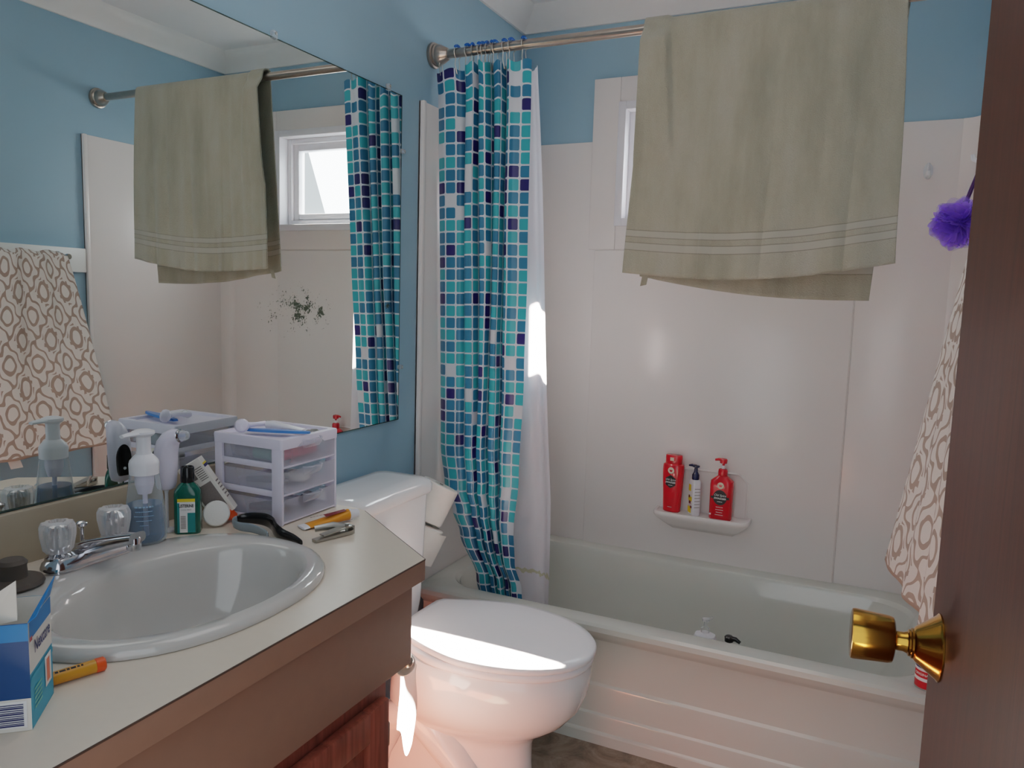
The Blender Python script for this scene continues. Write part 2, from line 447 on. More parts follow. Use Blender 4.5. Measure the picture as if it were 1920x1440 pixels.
b = nb(); sweep(b, [(D-a, z) for a, z in crown()], 0, W, 'x'); struct('trim_3', b, M['trim'])

# window: vinyl frame, sash and one pane
win = bpy.data.objects.new('window_1', None); COL.objects.link(win); win.location = ((WX0+WX1)/2, D+.05, WZ0); win['kind'] = 'structure'
def frame(bm, x0, x1, z0, z1, w, ya, yb, bev=.002):
    bx(bm, x0, x0+w, ya, yb, z0, z1, bev); bx(bm, x1-w, x1, ya, yb, z0, z1, bev)
    bx(bm, x0+w, x1-w, ya, yb, z0, z0+w, bev); bx(bm, x0+w, x1-w, ya, yb, z1-w, z1, bev)
b = nb(); frame(b, WX0-.014, WX1+.014, WZ0-.014, WZ1+.014, .028, D-.022, D+.1); frame(b, WX0+.014, WX1-.014, WZ0+.014, WZ1-.014, .022, D+.03, D+.1)
obj('window_frame', b, M['white_plastic'], win)
b = nb(); frame(b, WX0+.034, WX1-.034, WZ0+.034, WZ1-.034, .032, D+.045, D+.085, .004)
sash = obj('sash', b, M['white_plastic'], win)
b = nb(); quad(b, (WX0+.06, D+.066, WZ0+.06), (WX1-.06, D+.066, WZ0+.06), (WX1-.06, D+.066, WZ1-.06), (WX0+.06, D+.066, WZ1-.06))
obj('pane', b, M['clear_glass'], sash)
# tree outside the window, its daylight glare painted in as pale colour
tr = thing('tree', 'leafy tree outside the small window, coloured pale to look washed out by daylight', 'tree', (-.2, 5.6, .2))
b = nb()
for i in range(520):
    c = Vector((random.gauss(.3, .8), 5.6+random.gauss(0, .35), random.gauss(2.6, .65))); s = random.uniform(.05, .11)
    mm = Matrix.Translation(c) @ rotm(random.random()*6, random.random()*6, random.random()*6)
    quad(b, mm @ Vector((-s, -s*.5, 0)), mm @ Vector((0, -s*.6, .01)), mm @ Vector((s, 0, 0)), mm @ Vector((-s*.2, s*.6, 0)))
obj('foliage', b, M['leaf_glare'], tr, smooth=False, recalc=False)
b = nb(); tube(b, [(-.2, 5.6, .2), (-.15, 5.62, 1.4), (.1, 5.6, 2.2), (.2, 5.6, 2.9)], [.09, .07, .05, .02]); obj('trunk', b, M['leaf_glare'], tr)

# ------------------------------------------------------------------ tub surround
sur = thing('shower_surround', 'glossy white moulded shower surround panels lining the tub alcove', 'shower surround', (W/2, D, TR))
PX0, PX1, PZ = .294, 1.245, 2.07
b = nb(); t = .010
bx(b, .0, WX0-.012, D-t, D, TR-.01, HS, .002); bx(b, WX1+.012, W, D-t, D, TR-.01, HS, .002)
bx(b, WX0-.012, WX1+.012, D-t, D, TR-.01, WZ0-.012, .002)
sp = obj('back_panel', b, M['surround'], sur)
b = nb(); y1 = D-t; y0 = D-t-.006   # raised window surround panel
bx(b, PX0, WX0-.010, y0, D, 1.465, PZ, .003); bx(b, WX1+.010, PX1, y0, D, 1.465, PZ, .003)
bx(b, WX0-.010, WX1+.010, y0, D, WZ1+.010, PZ, .003); bx(b, WX0-.010, WX1+.010, y0, D, 1.465, WZ0-.010, .003)
obj('window_panel', b, M['surround'], sur)
b = nb(); bx(b, .318, 1.204, D-t-.006, D-t+.002, TR-.005, 1.462, .004); obj('centre_panel', b, M['surround'], sur)
for x0, x1 in ((0, .010), (W-.010, W)):
    b = nb(); bx(b, x0, x1, 1.795, D-.005, .33, HS, .003)
    if x0 == 0: bx(b, 0, .020, 1.795, 1.81, .33, HS, .003)
    else: bx(b, W-.020, W, 1.795, 1.81, .33, HS, .003)
    # rounded cove in the corner
    cx = x1 if x0 == 0 else x0; sg = 1 if x0 == 0 else -1
    pr = [(cx-sg*.002, D-.008), (cx-sg*.002, D-.06)] + [(cx+sg*(.045*(1-math.cos(a))), D-.055+.045*math.sin(a)) for a in [PI/2*i/6 for i in range(7)]] + [(cx+sg*.045, D-.008)]
    loft(b, [[(x, y, TR-.005) for x, y in pr], [(x, y, HS) for x, y in pr]])
    obj('side_panel', b, M['surround'], sur)
# soap shelf moulded into the back panel
b = nb(); SX0, SX1 = .600, .935; ys = D-t-.006
def shelfloop(z, d, ins):
    pts = []; n = 16
    for i in range(n+1):
        a = PI*i/n; cx = (SX0+SX1)/2; hw = (SX1-SX0)/2-ins
        ex = .28
        ca, sa = math.cos(a), math.sin(a)
        pts.append((cx-hw*math.copysign(abs(ca)**ex, ca), ys-d*abs(sa)**ex, z))
    pts += [(cx+hw, ys+.006, z), (cx-hw, ys+.006, z)]
    return pts
loft(b, [shelfloop(.470, .012, .06), shelfloop(.490, .040, .035), shelfloop(.515, .075, .010), shelfloop(.527, .082, .001), shelfloop(.534, .083, 0), shelfloop(.541, .080, .002), shelfloop(.541, .072, .010), shelfloop(.537, .070, .012)])
fp = [(SX0+.02, .54), (SX0+.02, .66), (SX0+.05, .69), (SX1-.05, .69), (SX1-.02, .66), (SX1-.02, .54)]
tube(b, [(x, ys-.001, z) for x, z in fp], .004, 8)
obj('soap_shelf', b, M['surround'], sur)

# ------------------------------------------------------------------ bathtub
b = nb(); X0, X1 = .012, W-.012
def tl(z, y0, r=.01, x0=X0, x1=X1, y1=D-.012): return rrect(x0, x1, y0, y1, r, z, 8)
loops = [tl(.0, 1.809), tl(.030, 1.809), tl(.034, 1.811), tl(.038, 1.816), tl(.080, 1.818), tl(.084, 1.819), tl(.089, 1.825), tl(.162, 1.828), tl(.167, 1.829), tl(.174, 1.836),
         tl(.290, 1.840), tl(.302, 1.836, .012), tl(.314, 1.824, .013), tl(.326, 1.812, .014), tl(.338, 1.807, .016), tl(.352, 1.809, .016), tl(.359, 1.816, .018), tl(.361, 1.826, .02),
         rrect(.055, 1.455, 1.868, D-.060, .10, .361, 8), rrect(.066, 1.444, 1.878, D-.070, .11, .357, 8), rrect(.074, 1.436, 1.886, D-.077, .12, .345, 8),
         rrect(.095, 1.405, 1.900, D-.088, .13, .25, 8), rrect(.125, 1.33, 1.920, D-.105, .14, .12, 8), rrect(.16, 1.27, 1.945, D-.13, .13, .075, 8), rrect(.22, 1.20, 1.98, D-.17, .12, .062, 8)]
loft(b, loops, True, True)
tub = tag(obj('bathtub', b, M['tub'], sharp=24), 'white enamelled bathtub with a stepped apron across the back of the room', 'bathtub')

# ------------------------------------------------------------------ vanity: cabinet, counter, sink, faucet
van = thing('vanity_cabinet', 'cherry wood vanity cabinet with a beige laminate apron under the counter', 'cabinet', (.28, .45, 0))  # vanity, counter and counter-item coordinates were scaled about the camera, written as plain numbers
def cabpoly(x, yf, yb): return [(.02, Y0+.005), (x, Y0+.005), (x, yf), (.294, yb), (.02, yb)]
def shellpanel(bm, poly, z0, z1, t, skip=()):
    n = len(poly)
    for i in range(n):
        if i in skip: continue
        a = Vector(poly[i]); c = Vector(poly[(i+1) % n]); d = (c-a); L = d.length; d.normalize(); nrm = Vector((d.y, -d.x))
        ang = math.atan2(d.y, d.x); mid = (a+c)/2 - nrm*t/2
        box(bm, (mid.x, mid.y, (z0+z1)/2), (L, t, z1-z0), .0015, m=Matrix.Rotation(ang, 4, 'Z'))
b = nb(); shellpanel(b, cabpoly(.559, .918, 1.093), .626, CT-.0385, .018, (0, 4)); obj('apron_panel', b, M['laminate_edge'], van)
b = nb(); pl = cabpoly(.547, .857, 1.032)
# face frame with openings for two doors, plus side and toe kick
def ff(y0, y1, z0, z1): bx(b, .529, .547, y0, y1, z0, z1, .001)
ff(Y0+.01, .857, .582, .626); ff(Y0+.01, .857, .09, .125); ff(.816, .857, .125, .582); ff(.398, .436, .125, .582); ff(Y0+.01, .03, .125, .582)
shellpanel(b, pl, .0, .626, .016, (0, 1, 4)); bx(b, .48, .496, Y0+.02, .845, 0, .09); bx(b, .03, .528, Y0+.02, .84, .09, .104)
obj('face_frame', b, M['cherry'], van)
for yA, yB in ((.428, .841), (.004, .407)):
    b = nb(); z0, z1 = .105, .599; w = .055; xf = .5475
    def rail(a0, a1, c0, c1): bx(b, xf, xf+.019, a0, a1, c0, c1, .004)
    rail(yA, yA+w, z0, z1); rail(yB-w, yB, z0, z1); rail(yA+w-.002, yB-w+.002, z0, z0+w); rail(yA+w-.002, yB-w+.002, z1-w, z1)
    dr = obj('door', b, M['cherry'], van)
    b = nb(); ya, yb_, za, zb = yA+w-.004, yB-w+.004, z0+w-.004, z1-w+.004
    lp = lambda ins, x: [(x, ya+ins, za+ins), (x, yb_-ins, za+ins), (x, yb_-ins, zb-ins), (x, ya+ins, zb-ins)]
    loft(b, [lp(0, xf+.002), lp(0, xf+.006), lp(.008, xf+.006), lp(.04, xf+.016), lp(.05, xf+.016)]); obj('raised_panel', b, M['cherry'], dr)
    for zz in (.53, .17):
        b = nb(); yy = yB+.004 if yA > .4 else yA-.004
        lathe(b, [(.0025, -.022), (.004, -.020), (.004, .020), (.0025, .022)], 10, Matrix.Translation((xf+.012, yy, zz))); bx(b, xf+.0005, xf+.004, yy-.004, yy+.012, zz-.018, zz+.018, .001)
        obj('hinge', b, M['nickel'], dr)

# countertop with a sink hole
SC = Vector((.313, .620)); SA, SB = .203, .243
b = nb()
poly = [(.001, Y0+.002), (.577, Y0+.002), (.577, .929), (.306, 1.122), (.287, 1.130), (.001, 1.130)]
hole = [(SC.x+(SA-.018)*math.cos(2*PI*i/48), SC.y+(SB-.018)*math.sin(2*PI*i/48)) for i in range(48)]
ed = []
for P_ in (poly, hole):
    vs = [b.verts.new((x, y, CT)) for x, y in P_]
    ed += [b.edges.new((vs[i], vs[(i+1) % len(vs)])) for i in range(len(vs))]
r = bmesh.ops.triangle_fill(b, use_beauty=True, use_dissolve=False, edges=ed)
top = list(b.faces)
r = bmesh.ops.extrude_face_region(b, geom=top)
vv = [g for g in r['geom'] if isinstance(g, bmesh.types.BMVert)]
bmesh.ops.translate(b, verts=vv, vec=(0, 0, -.020))
cnt = thing('countertop', 'cream laminate countertop with a clipped corner, holding the sink', 'countertop', (.27, .5, CT-.04))
obj('counter_slab', b, M['laminate'], cnt, sharp=30)
b = nb(); t_ = .0012
pts = [(.577, Y0+.002), (.577, .929), (.306, 1.122)]
for (xa, ya), (xb, yb_) in zip(pts, pts[1:]):
    d = Vector((xb-xa, yb_-ya)); L = d.length; ang = math.atan2(d.y, d.x); nn = Vector((d.y, -d.x)).normalized()
    mid = Vector((xa+xb, ya+yb_))/2 - nn*.009
    box(b, (mid.x, mid.y, CT-.0200), (L, .0205, .0362), .0008, m=Matrix.Rotation(ang, 4, 'Z'))
obj('edge_band', b, M['laminate_edge'], cnt)
b = nb()
for (xa, ya), (xb, yb_) in zip(pts, pts[1:]):
    d = Vector((xb-xa, yb_-ya)); L = d.length; ang = math.atan2(d.y, d.x); nn = Vector((d.y, -d.x)).normalized()
    mid = Vector((xa+xb, ya+yb_))/2 + nn*.0008
    box(b, (mid.x, mid.y, CT-.0012), (L, .0016, .0022), m=Matrix.Rotation(ang, 4, 'Z'))
obj('edge_seam', b, M['seam_dark'], cnt)
b = nb(); bx(b, .001, .019, Y0+.002, 1.130, CT-.002, .9075, .003); obj('backsplash', b, M['backsplash'], cnt)

sink = thing('bathroom_sink', 'white oval drop-in sink set in the cream counter', 'sink', (SC.x, SC.y, CT))
b = nb(); n = 64
def el(cx, cy, a, bb, z, p=2.0):
    out = []
    for i in range(n):
        t = 2*PI*i/n; c, s = math.cos(t), math.sin(t)
        out.append((cx+a*math.copysign(abs(c)**(2/p), c), cy+bb*math.copysign(abs(s)**(2/p), s), z))
    return out
BCX = SC.x+.034; PO = 2.25
loft(b, [el(SC.x, SC.y, SA-.03, SB-.03, CT-.012), el(SC.x, SC.y, SA-.022, SB-.022, CT+.0005), el(SC.x, SC.y, SA, SB, CT+.001, PO), el(SC.x, SC.y, SA+.001, SB+.001, CT+.006, PO), el(SC.x, SC.y, SA-.004, SB-.004, CT+.013, PO), el(SC.x, SC.y, SA-.012, SB-.012, CT+.0165, PO),
          el(SC.x+.004, SC.y, SA-.024, SB-.026, CT+.0175, 2.1), el(BCX, SC.y, .149, .205, CT+.0165), el(BCX, SC.y, .142, .198, CT+.012), el(BCX, SC.y, .137, .192, CT-.004), el(BCX, SC.y, .125, .177, CT-.05),
          el(BCX-.005, SC.y, .106, .155, CT-.095), el(BCX-.01, SC.y, .066, .10, CT-.125), el(BCX-.012, SC.y, .028, .03, CT-.138)], False, True)
obj('basin', b, M['sink'], sink, sharp=60)
b = nb(); lathe(b, [(.024, 0), (.024, .003), (.019, .004), (.017, .001), (.003, .001)], 24, Matrix.Translation((BCX-.012, SC.y, CT-.1375))); obj('drain', b, M['chrome'], sink)

FZ = CT+.0178; FX, FY = .135, .610
fau = thing('faucet', 'chrome two-handle faucet with clear faceted knobs behind the sink', 'faucet', (FX, FY, FZ))
b = nb()
loft(b, [rrect(FX-.026, FX+.026, FY-.080, FY+.080, .024, FZ+.0002), rrect(FX-.026, FX+.026, FY-.080, FY+.080, .024, FZ+.006), rrect(FX-.024, FX+.024, FY-.077, FY+.077, .022, FZ+.014), rrect(FX-.016, FX+.018, FY-.068, FY+.068, .014, FZ+.022)])
obj('base_plate', b, M['chrome'], fau)
b = nb(); L = []
for i in range(11):
    t = i/10; x = FX-.008+t*.125; zc = FZ+.018+.040*t**.85; w = .026-.010*t; h = .017-.0075*t
    L.append([(x, FY+.004*t+w*math.copysign(abs(math.cos(a))**.6, math.cos(a)), zc+h*math.copysign(abs(math.sin(a))**.7, math.sin(a))) for a in [2*PI*k/20 for k in range(20)]])
loft(b, L); lathe(b, [(.0105, 0), (.0115, .003), (.0115, .020), (.010, .022)], 18, Matrix.Translation((FX+.108, FY+.004, FZ+.036)))
obj('spout', b, M['chrome'], fau)
b = nb(); lathe(b, [(.0035, 0), (.0035, .030), (.005, .034), (.009, .037), (.0095, .041), (.004, .045)], 16, Matrix.Translation((FX-.022, FY+.004, FZ+.02))); obj('lift_rod', b, M['chrome'], fau)
for sg in (-1, 1):
    c = (FX-.002, FY+sg*.0515, FZ+.020)
    b = nb(); lathe(b, [(.021, -.004), (.020, .003), (.012, .008), (.010, .016)], 24, Matrix.Translation(c))
    hd = obj('handle', b, M['chrome'], fau)
    b = nb(); fc = lambda i, n_, z: 1.0 if (i % 4) < 2 else .90
    lathe(b, [(.018, .010), (.023, .016), (.0275, .040), (.0275, .052), (.024, .060), (.014, .062), (.011, .057)], 40, Matrix.Translation(c), fac=fc)
    obj('clear_knob', b, M['acrylic'], hd, sharp=15)
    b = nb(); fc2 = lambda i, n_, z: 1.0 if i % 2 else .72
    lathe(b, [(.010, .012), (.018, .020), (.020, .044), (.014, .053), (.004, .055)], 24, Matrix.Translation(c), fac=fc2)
    obj('knob_core', b, M['acrylic_sparkle'], hd, sharp=10)

# sink stopper lying on the sink deck
c = (.139, .486, CT+.019)
b = nb(); lathe(b, [(.002, 0), (.039, .0), (.042, .003), (.039, .008), (.020, .012), (.019, .028), (.0205, .034), (.016, .039), (.004, .040)], 32, Matrix.Translation(c))
tag(obj('sink_stopper', b, M['rubber']), 'dark grey sink stopper on the sink deck left of the faucet', 'stopper')

# ------------------------------------------------------------------ mirror
mir = thing('wall_mirror', 'large frameless wall mirror with worn silvering above the counter', 'mirror', (.003, .84, .911))
b = nb(); bx(b, .001, .006, Y0+.003, 1.6975, .9105, 1.8404, .0012, 1); obj('mirror_glass', b, M['mirror'], mir, sharp=20, smooth=False)
b = nb(); bx(b, .0005, .0066, Y0+.003, 1.6985, 1.8400, 1.8418); bx(b, .0005, .0066, 1.6972, 1.6990, .910, 1.8418); bx(b, .0005, .0066, Y0+.003, 1.6985, .9092, .9106); obj('glass_edge', b, M['mirror_edge'], mir)
for (y, z, v) in ((1.631, 1.841, 0), (1.185, 1.841, 0), (1.698, 1.688, 1), (1.698, 1.066, 1)):
    b = nb(); dy, dz = (0, .006) if not v else (.007, 0)
    box(b, (.006, y+dy, z+dz), (.011, .014 if not v else .018, .018 if not v else .012), .002)
    lathe(b, [(.003, 0), (.003, .002), (.001, .003)], 10, Matrix.Translation((.0112, y+dy*1.4, z+dz*1.4)) @ rotm(0, PI/2, 0), mi=1)
    obj('mirror_clip', b, [M['clear_plastic'], M['steel']], mir)

# ------------------------------------------------------------------ toilet
TY = 1.490
toi = thing('toilet', 'white porcelain toilet with closed lid, partly lit by sunlight', 'toilet', (.40, TY, 0))
def egg(x0, x1, hw, z, sq=0.0, n=48, cx=None):
    """egg outline pointing to +x; sq squares off the back"""
    out = []; cx = cx if cx is not None else x0+(x1-x0)*.44
    for i in range(n):
        a = 2*PI*i/n; c, s = math.cos(a), math.sin(a)
        if c >= 0: out.append((cx+(x1-cx)*c, TY+hw*math.copysign(abs(s)**.96, s), z))
        else: out.append((cx+(cx-x0)*math.copysign(abs(c)**(1-.35*sq), c), TY+hw*(s if sq == 0 else math.copysign(abs(s)**(1-.15*sq), s)), z))
    return out
b = nb()
loft(b, [egg(.10, .575, .120, 0, .5), egg(.10, .575, .120, .012, .5), egg(.12, .562, .105, .03, .5), egg(.13, .556, .098, .10, .5), egg(.14, .556, .098, .155, .4), egg(.14, .568, .106, .180, .4), egg(.15, .605, .130, .205, .3),
         egg(.155, .645, .153, .235, .3), egg(.16, .678, .170, .275, .2), egg(.17, .696, .179, .320, .2), egg(.17, .702, .182, .355, .2), egg(.17, .702, .182, .378, .2), egg(.175, .694, .175, .392, .2), egg(.30, .60, .12, .393)])
bx(b, .03, .26, TY-.10, TY+.10, .29, .392, .02, 3)
# trapway bulge on both sides
for sg in (-1, 1):
    tube(b, [(.44, TY+sg*.085, .06), (.36, TY+sg*.092, .15), (.28, TY+sg*.092, .22), (.20, TY+sg*.088, .18), (.15, TY+sg*.085, .08), (.14, TY+sg*.085, .01)], [.035, .045, .05, .045, .04, .035], 14)
obj('bowl', b, M['porcelain'], toi, sharp=50)
b = nb(); loft(b, [egg(.215, .703, .180, .394, .3), egg(.212, .707, .184, .400, .3), egg(.212, .707, .184, .410, .3), egg(.215, .703, .180, .415, .3)]); obj('seat', b, M['seat_plastic'], toi, sharp=60)
def lidl(ins, z):
    pts = egg(.225+ins, .712-ins, .186-ins, z, 0, 56, .44)
    out = []
    for x, y, zz in pts:   # taper to a narrower, straight back edge
        if x < .44:
            t = (.44-x)/(.44-.225); y = TY+(y-TY)*1; yl = 0
            out.append((x, y, zz, t, yl))
        else: out.append((x, y, zz, 0, 0))
    res = []; n_ = len(out)
    for i, (x, y, zz, t, yl) in enumerate(out):
        if t > 0:
            s = math.copysign(1, y-TY); f = abs(y-TY)/(.186-ins)
            # angular remap of the back half onto a rounded trapezoid
            a = math.asin(min(1, f)); u = 1-a/(PI/2)      # 0 at widest, 1 at back middle
            if u < .75: k_ = u/.75; xx = .44-(.44-.215-ins)*k_; yy = (.186-ins)*(1-.42*k_**1.5)
            else: k_ = (u-.75)/.25; xx = .215+ins-.004*k_; yy = (.186-ins)*.58*(1-k_)
            res.append((xx, TY+s*yy, zz))
        else: res.append((x, y, zz))
    return res
b = nb(); loft(b, [lidl(.004, .4155), lidl(0, .419), lidl(0, .429), lidl(.004, .434), lidl(.02, .4365), lidl(.07, .4385), lidl(.12, .4395)]); obj('lid', b, M['seat_plastic'], toi, sharp=50)
TK0, TK1 = TY-.255, TY+.100
b = nb()
loft(b, [rrect(.03, .185, TK0+.03, TK1-.035, .03, .392), rrect(.025, .190, TK0+.02, TK1-.025, .03, .45), rrect(.022, .197, TK0+.008, TK1-.012, .03, .745)]); obj('tank', b, M['porcelain'], toi, sharp=50)
b = nb()
loft(b, [rrect(.020, .203, TK0, TK1-.004, .032, .744), rrect(.016, .208, TK0-.004, TK1, .036, .750), rrect(.016, .208, TK0-.004, TK1, .036, .768), rrect(.020, .204, TK0, TK1-.004, .034, .778), rrect(.035, .188, TK0+.015, TK1-.02, .03, .785), rrect(.06, .165, TK0+.04, TK1-.05, .03, .787)])
obj('tank_lid', b, M['porcelain'], toi, sharp=50)
b = nb(); lathe(b, [(.012, 0), (.012, .006), (.006, .008), (.006, .014)], 16, Matrix.Translation((.195, TK0+.06, .69)) @ rotm(0, PI/2, 0)); tube(b, [(.208, TK0+.055, .69), (.210, TK0+.09, .688), (.210, TK0+.125, .682)], [.006, .006, .008]); obj('flush_lever', b, M['chrome'], toi)
for sg in (-1, 1):
    b = nb(); sphere(b, (.24, TY+sg*.07, .425), .012, (1.2, 1, .9)); obj('lid_hinge', b, M['seat_plastic'], toi)

# spare toilet rolls on a leaning holder beside the tank
SR = Matrix.Translation((.105, 1.690, .620)) @ rotm(R(-20), R(19), 0)
holder = thing('roll_holder', 'slim metal spare-roll holder beside the toilet tank, carrying two rolls', 'toilet roll holder', (.06, 1.745, 0))
b = nb()
tube(b, [(.055, 1.700, .005), (.050, 1.655, .40)] + [tuple(SR @ Vector((0, 0, z))) for z in (-.13, 0, .118)], .006, 10)
lathe(b, [(.055, 0), (.055, .004), (.05, .008), (.008, .010)], 28, Matrix.Translation((.062, 1.712, .001)))
lathe(b, [(.008, -.127), (.035, -.126), (.035, -.123), (.008, -.121)], 24, SR)
obj('holder_stand', b, M['nickel'], holder)
def roll(mm, r=.056, h=.112, name='toilet_roll', flap=False):
    b = nb(); pr = [(.021, 0), (r-.003, 0), (r, .003), (r, h-.003), (r-.003, h), (.021, h)]
    loops = [[(q*math.cos(2*PI*i/40), q*math.sin(2*PI*i/40), z) for i in range(40)] for q, z in pr]
    loops.append(loops[0]); rows = loft(b, loops, False, False, m=mm); bmesh.ops.remove_doubles(b, verts=b.verts, dist=1e-5)
    return b
for k_, (dz, lab) in enumerate(((.004, 'white toilet roll, upper of two stacked beside the tank'), (-.118, 'white toilet roll, lower of two stacked beside the tank'))):
    mm = SR @ Matrix.Translation((.014*k_, 0, dz))
    b = roll(mm)
    if k_ == 1: # loose tail of paper
        grid(b, 8, 4, lambda u, v: mm @ Vector((.0565*math.cos(-.5+u*.9)+.012*u*u, .0565*math.sin(-.5+u*.9)+.004*u, .006+.097*v+.004*math.sin(v*9)*u)))
    tag(obj('toilet_roll', b, M['paper']), lab, 'toilet roll', 'spare toilet rolls')

# paper holder on the cabinet's clipped side
ph = thing('paper_holder', 'brushed nickel toilet paper holder on the side of the vanity', 'toilet paper holder', (.45, 1.08, .52))
nd = Vector((.175, .265, 0)).normalized()  # outward normal of the clipped side
sd = Vector((nd.y, -nd.x, 0)) # along it, towards the front corner
def on(s, n_, z): return tuple(Vector((.559, .918, z)) - sd*s + nd*n_)
zA = .520
mm = Matrix.Translation(on(.200, .0004, zA+.085)) @ Matrix.Rotation(math.atan2(nd.y, nd.x), 4, 'Z') @ rotm(0, PI/2, 0)
mm = Matrix.Translation(on(.210, .0004, .652)) @ Matrix.Rotation(math.atan2(nd.y, nd.x), 4, 'Z') @ rotm(0, PI/2, 0)
b = nb(); lathe(b, [(.024, 0), (.024, .005), (.017, .009), (.011, .012)], 28, mm); tube(b, [on(.210, .008, .652), on(.208, .045, .645), on(.205, .075, .615), on(.204, .083, .575), on(.204, .083, zA)], [.008, .0065, .006, .006, .0085]); obj('mount', b, M['nickel'], ph)
b = nb(); sphere(b, on(.203, .083, zA-.002), .0125, u=20, v=14); tube(b, [on(.204, .083, zA), on(.25, .083, zA-.004), on(.320, .083, zA-.006)], .0055, 12); sphere(b, on(.322, .083, zA-.006), .0085); obj('arm', b, M['nickel'], ph)
cent = Vector(on(.262, .083, zA-.016)); Rr = Matrix.Translation(cent) @ Matrix.Rotation(math.atan2(sd.y, sd.x), 4, 'Z') @ rotm(0, PI/2, 0)
b = roll(Rr @ Matrix.Translation((0, 0, -.050)), .0245, .098)
rl = tag(obj('hanging_toilet_roll', b, M['paper']), 'toilet roll in use on the vanity side holder with a sunlit hanging sheet', 'toilet roll')
b = nb()
def sheet(u, v):
    ub = (.34-.035*u)-.050*math.exp(-((u-.42)/.22)**2)+.035*(1-min(1, u/.2)); z = .500+(ub-.500)*v
    return Vector(on(.213+.088*u+.006*math.sin(v*6)*(1-u)+.010*v*(u-.3), .1085+.004*math.sin(v*5)*v+.002*math.sin(u*9), z))
grid(b, 24, 24, sheet); sh = obj('hanging_sheet', b, M['thin_paper'], rl)

# ------------------------------------------------------------------ shower rod, curtain, liner, rings, towel
RY, RZ, RR = 1.870, 1.999, .0135
rod = thing('shower_rod', 'brushed nickel tension rod spanning above the tub', 'shower rod', (W/2, RY, RZ))
b = nb(); tube(b, [(.012+x*(W-.024)/24, RY, RZ) for x in range(25)], RR, 24); obj('tube', b, M['nickel'], rod)
for s_ in (0, 1):
    b = nb(); mm = Matrix.Translation((.0005 if not s_ else W-.0005, RY, RZ)) @ rotm(0, PI/2 if not s_ else -PI/2, 0)
    lathe(b, [(.036, 0), (.038, .004), (.037, .010), (.032, .012), (.033, .018), (.029, .021), (.030, .028), (.024, .040), (.018, .052), (.016, .055)], 32, mm); obj('flange', b, M['nickel'], rod)

CPX = [(.008, .004), (.040, -.010), (.075, -.006), (.098, .004), (.112, .034), (.108, .054), (.116, .010), (.124, -.024), (.140, -.030), (.154, -.022), (.160, .028), (.157, .054), (.166, .012), (.172, -.022), (.186, -.030), (.199, -.022),
       (.204, .026), (.202, .052), (.212, .014), (.219, -.018), (.232, -.026), (.243, -.018), (.246, .024), (.245, .046), (.254, .004), (.268, -.026), (.290, -.030), (.315, -.020), (.343, -.016)]
def catmull(P, t):
    n_ = len(P)-1; x = t*n_; i = min(int(x), n_-1); f = x-i
    p = [Vector(P[max(0, min(n_, i+k))]) for k in (-1, 0, 1, 2)]
    return .5*((2*p[1])+(-p[0]+p[2])*f+(2*p[0]-5*p[1]+4*p[2]-p[3])*f*f+(-p[0]+3*p[1]-3*p[2]+p[3])*f**3)
NU = 340; base = [catmull(CPX, i/NU) for i in range(NU+1)]
arc = [0]
for a, c in zip(base, base[1:]): arc.append(arc[-1]+math.hypot(c.x-a.x, (c.y-a.y)*1.25))
ZT, ZB = 1.955, .200
def tab(z, T):
    if z >= T[0][0]: return T[0][1]
    for (a, p), (c, q) in zip(T, T[1:]):
        if z >= c:
            t = (a-z)/(a-c); t = t*t*(3-2*t); return p+(q-p)*t
    return T[-1][1]
def curt(u, v):
    p = catmull(CPX, u); z = ZT+(ZB-ZT)*v
    x, y = p.x, p.y
    xl = tab(z, ((1.97, .008), (1.86, .014), (.80, .015), (.66, .030), (.585, .060), (.51, .088), (.37, .150), (.20, .20)))
    xr = tab(z, ((1.95, .334), (1.37, .326), (1.05, .318), (.72, .305), (.548, .290), (.446, .296), (.36, .322), (.2, .345)))
    k_ = (x-.008)/.335; xx = xl+(xr-xl)*k_+.003*math.sin(v*9+u*9)*math.sin(u*PI)
    yy = RY+.006+y*(1.05-.25*v+.25*math.sin(v*3+u*4)*v)+.082*v + .005*math.sin(u*12+v*5)*v
    # scalloped sag between the rings near the top
    z -= .010*(.5+.5*math.sin(u*24*PI))*max(0, 1-v*10)
    return Vector((xx, yy, z+.010*math.exp(-((u-.45)/.35)**2)*(1-v)))
b = nb(); grid(b, NU, 170, curt, lambda u, v: (arc[int(round(u*NU))], (1-v)*(ZT-ZB)))
cur = tag(obj('shower_curtain', b, M['tiles'], sharp=0, recalc=False), 'blue and teal mosaic print shower curtain gathered at the left of the rod', 'shower curtain')
b = nb()
LPX = [(.06, .022), (.10, .040), (.14, .022), (.20, .044), (.26, .024), (.290, .036), (.308, .012), (.318, .002)]
def lin(u, v):
    p = catmull(LPX, u); z = 1.952+(.19-1.952)*v
    return Vector((p.x+.004*u+.080*u*min(1, v*1.35)*(1-.15*v)+.10*(1-u)*v**2.5+.003*math.sin(v*9)*u, RY+.056+p.y*(1-.3*v)+.060*v, z+(.004 if u > .95 and v < .02 else 0)))
grid(b, 90, 120, lin, lambda u, v: (u*.62, (1-v)*1.76))
tag(obj('shower_liner', b, M['liner'], sharp=0, recalc=False), 'white waffle shower liner hanging inside the tub behind the mosaic curtain', 'shower liner')

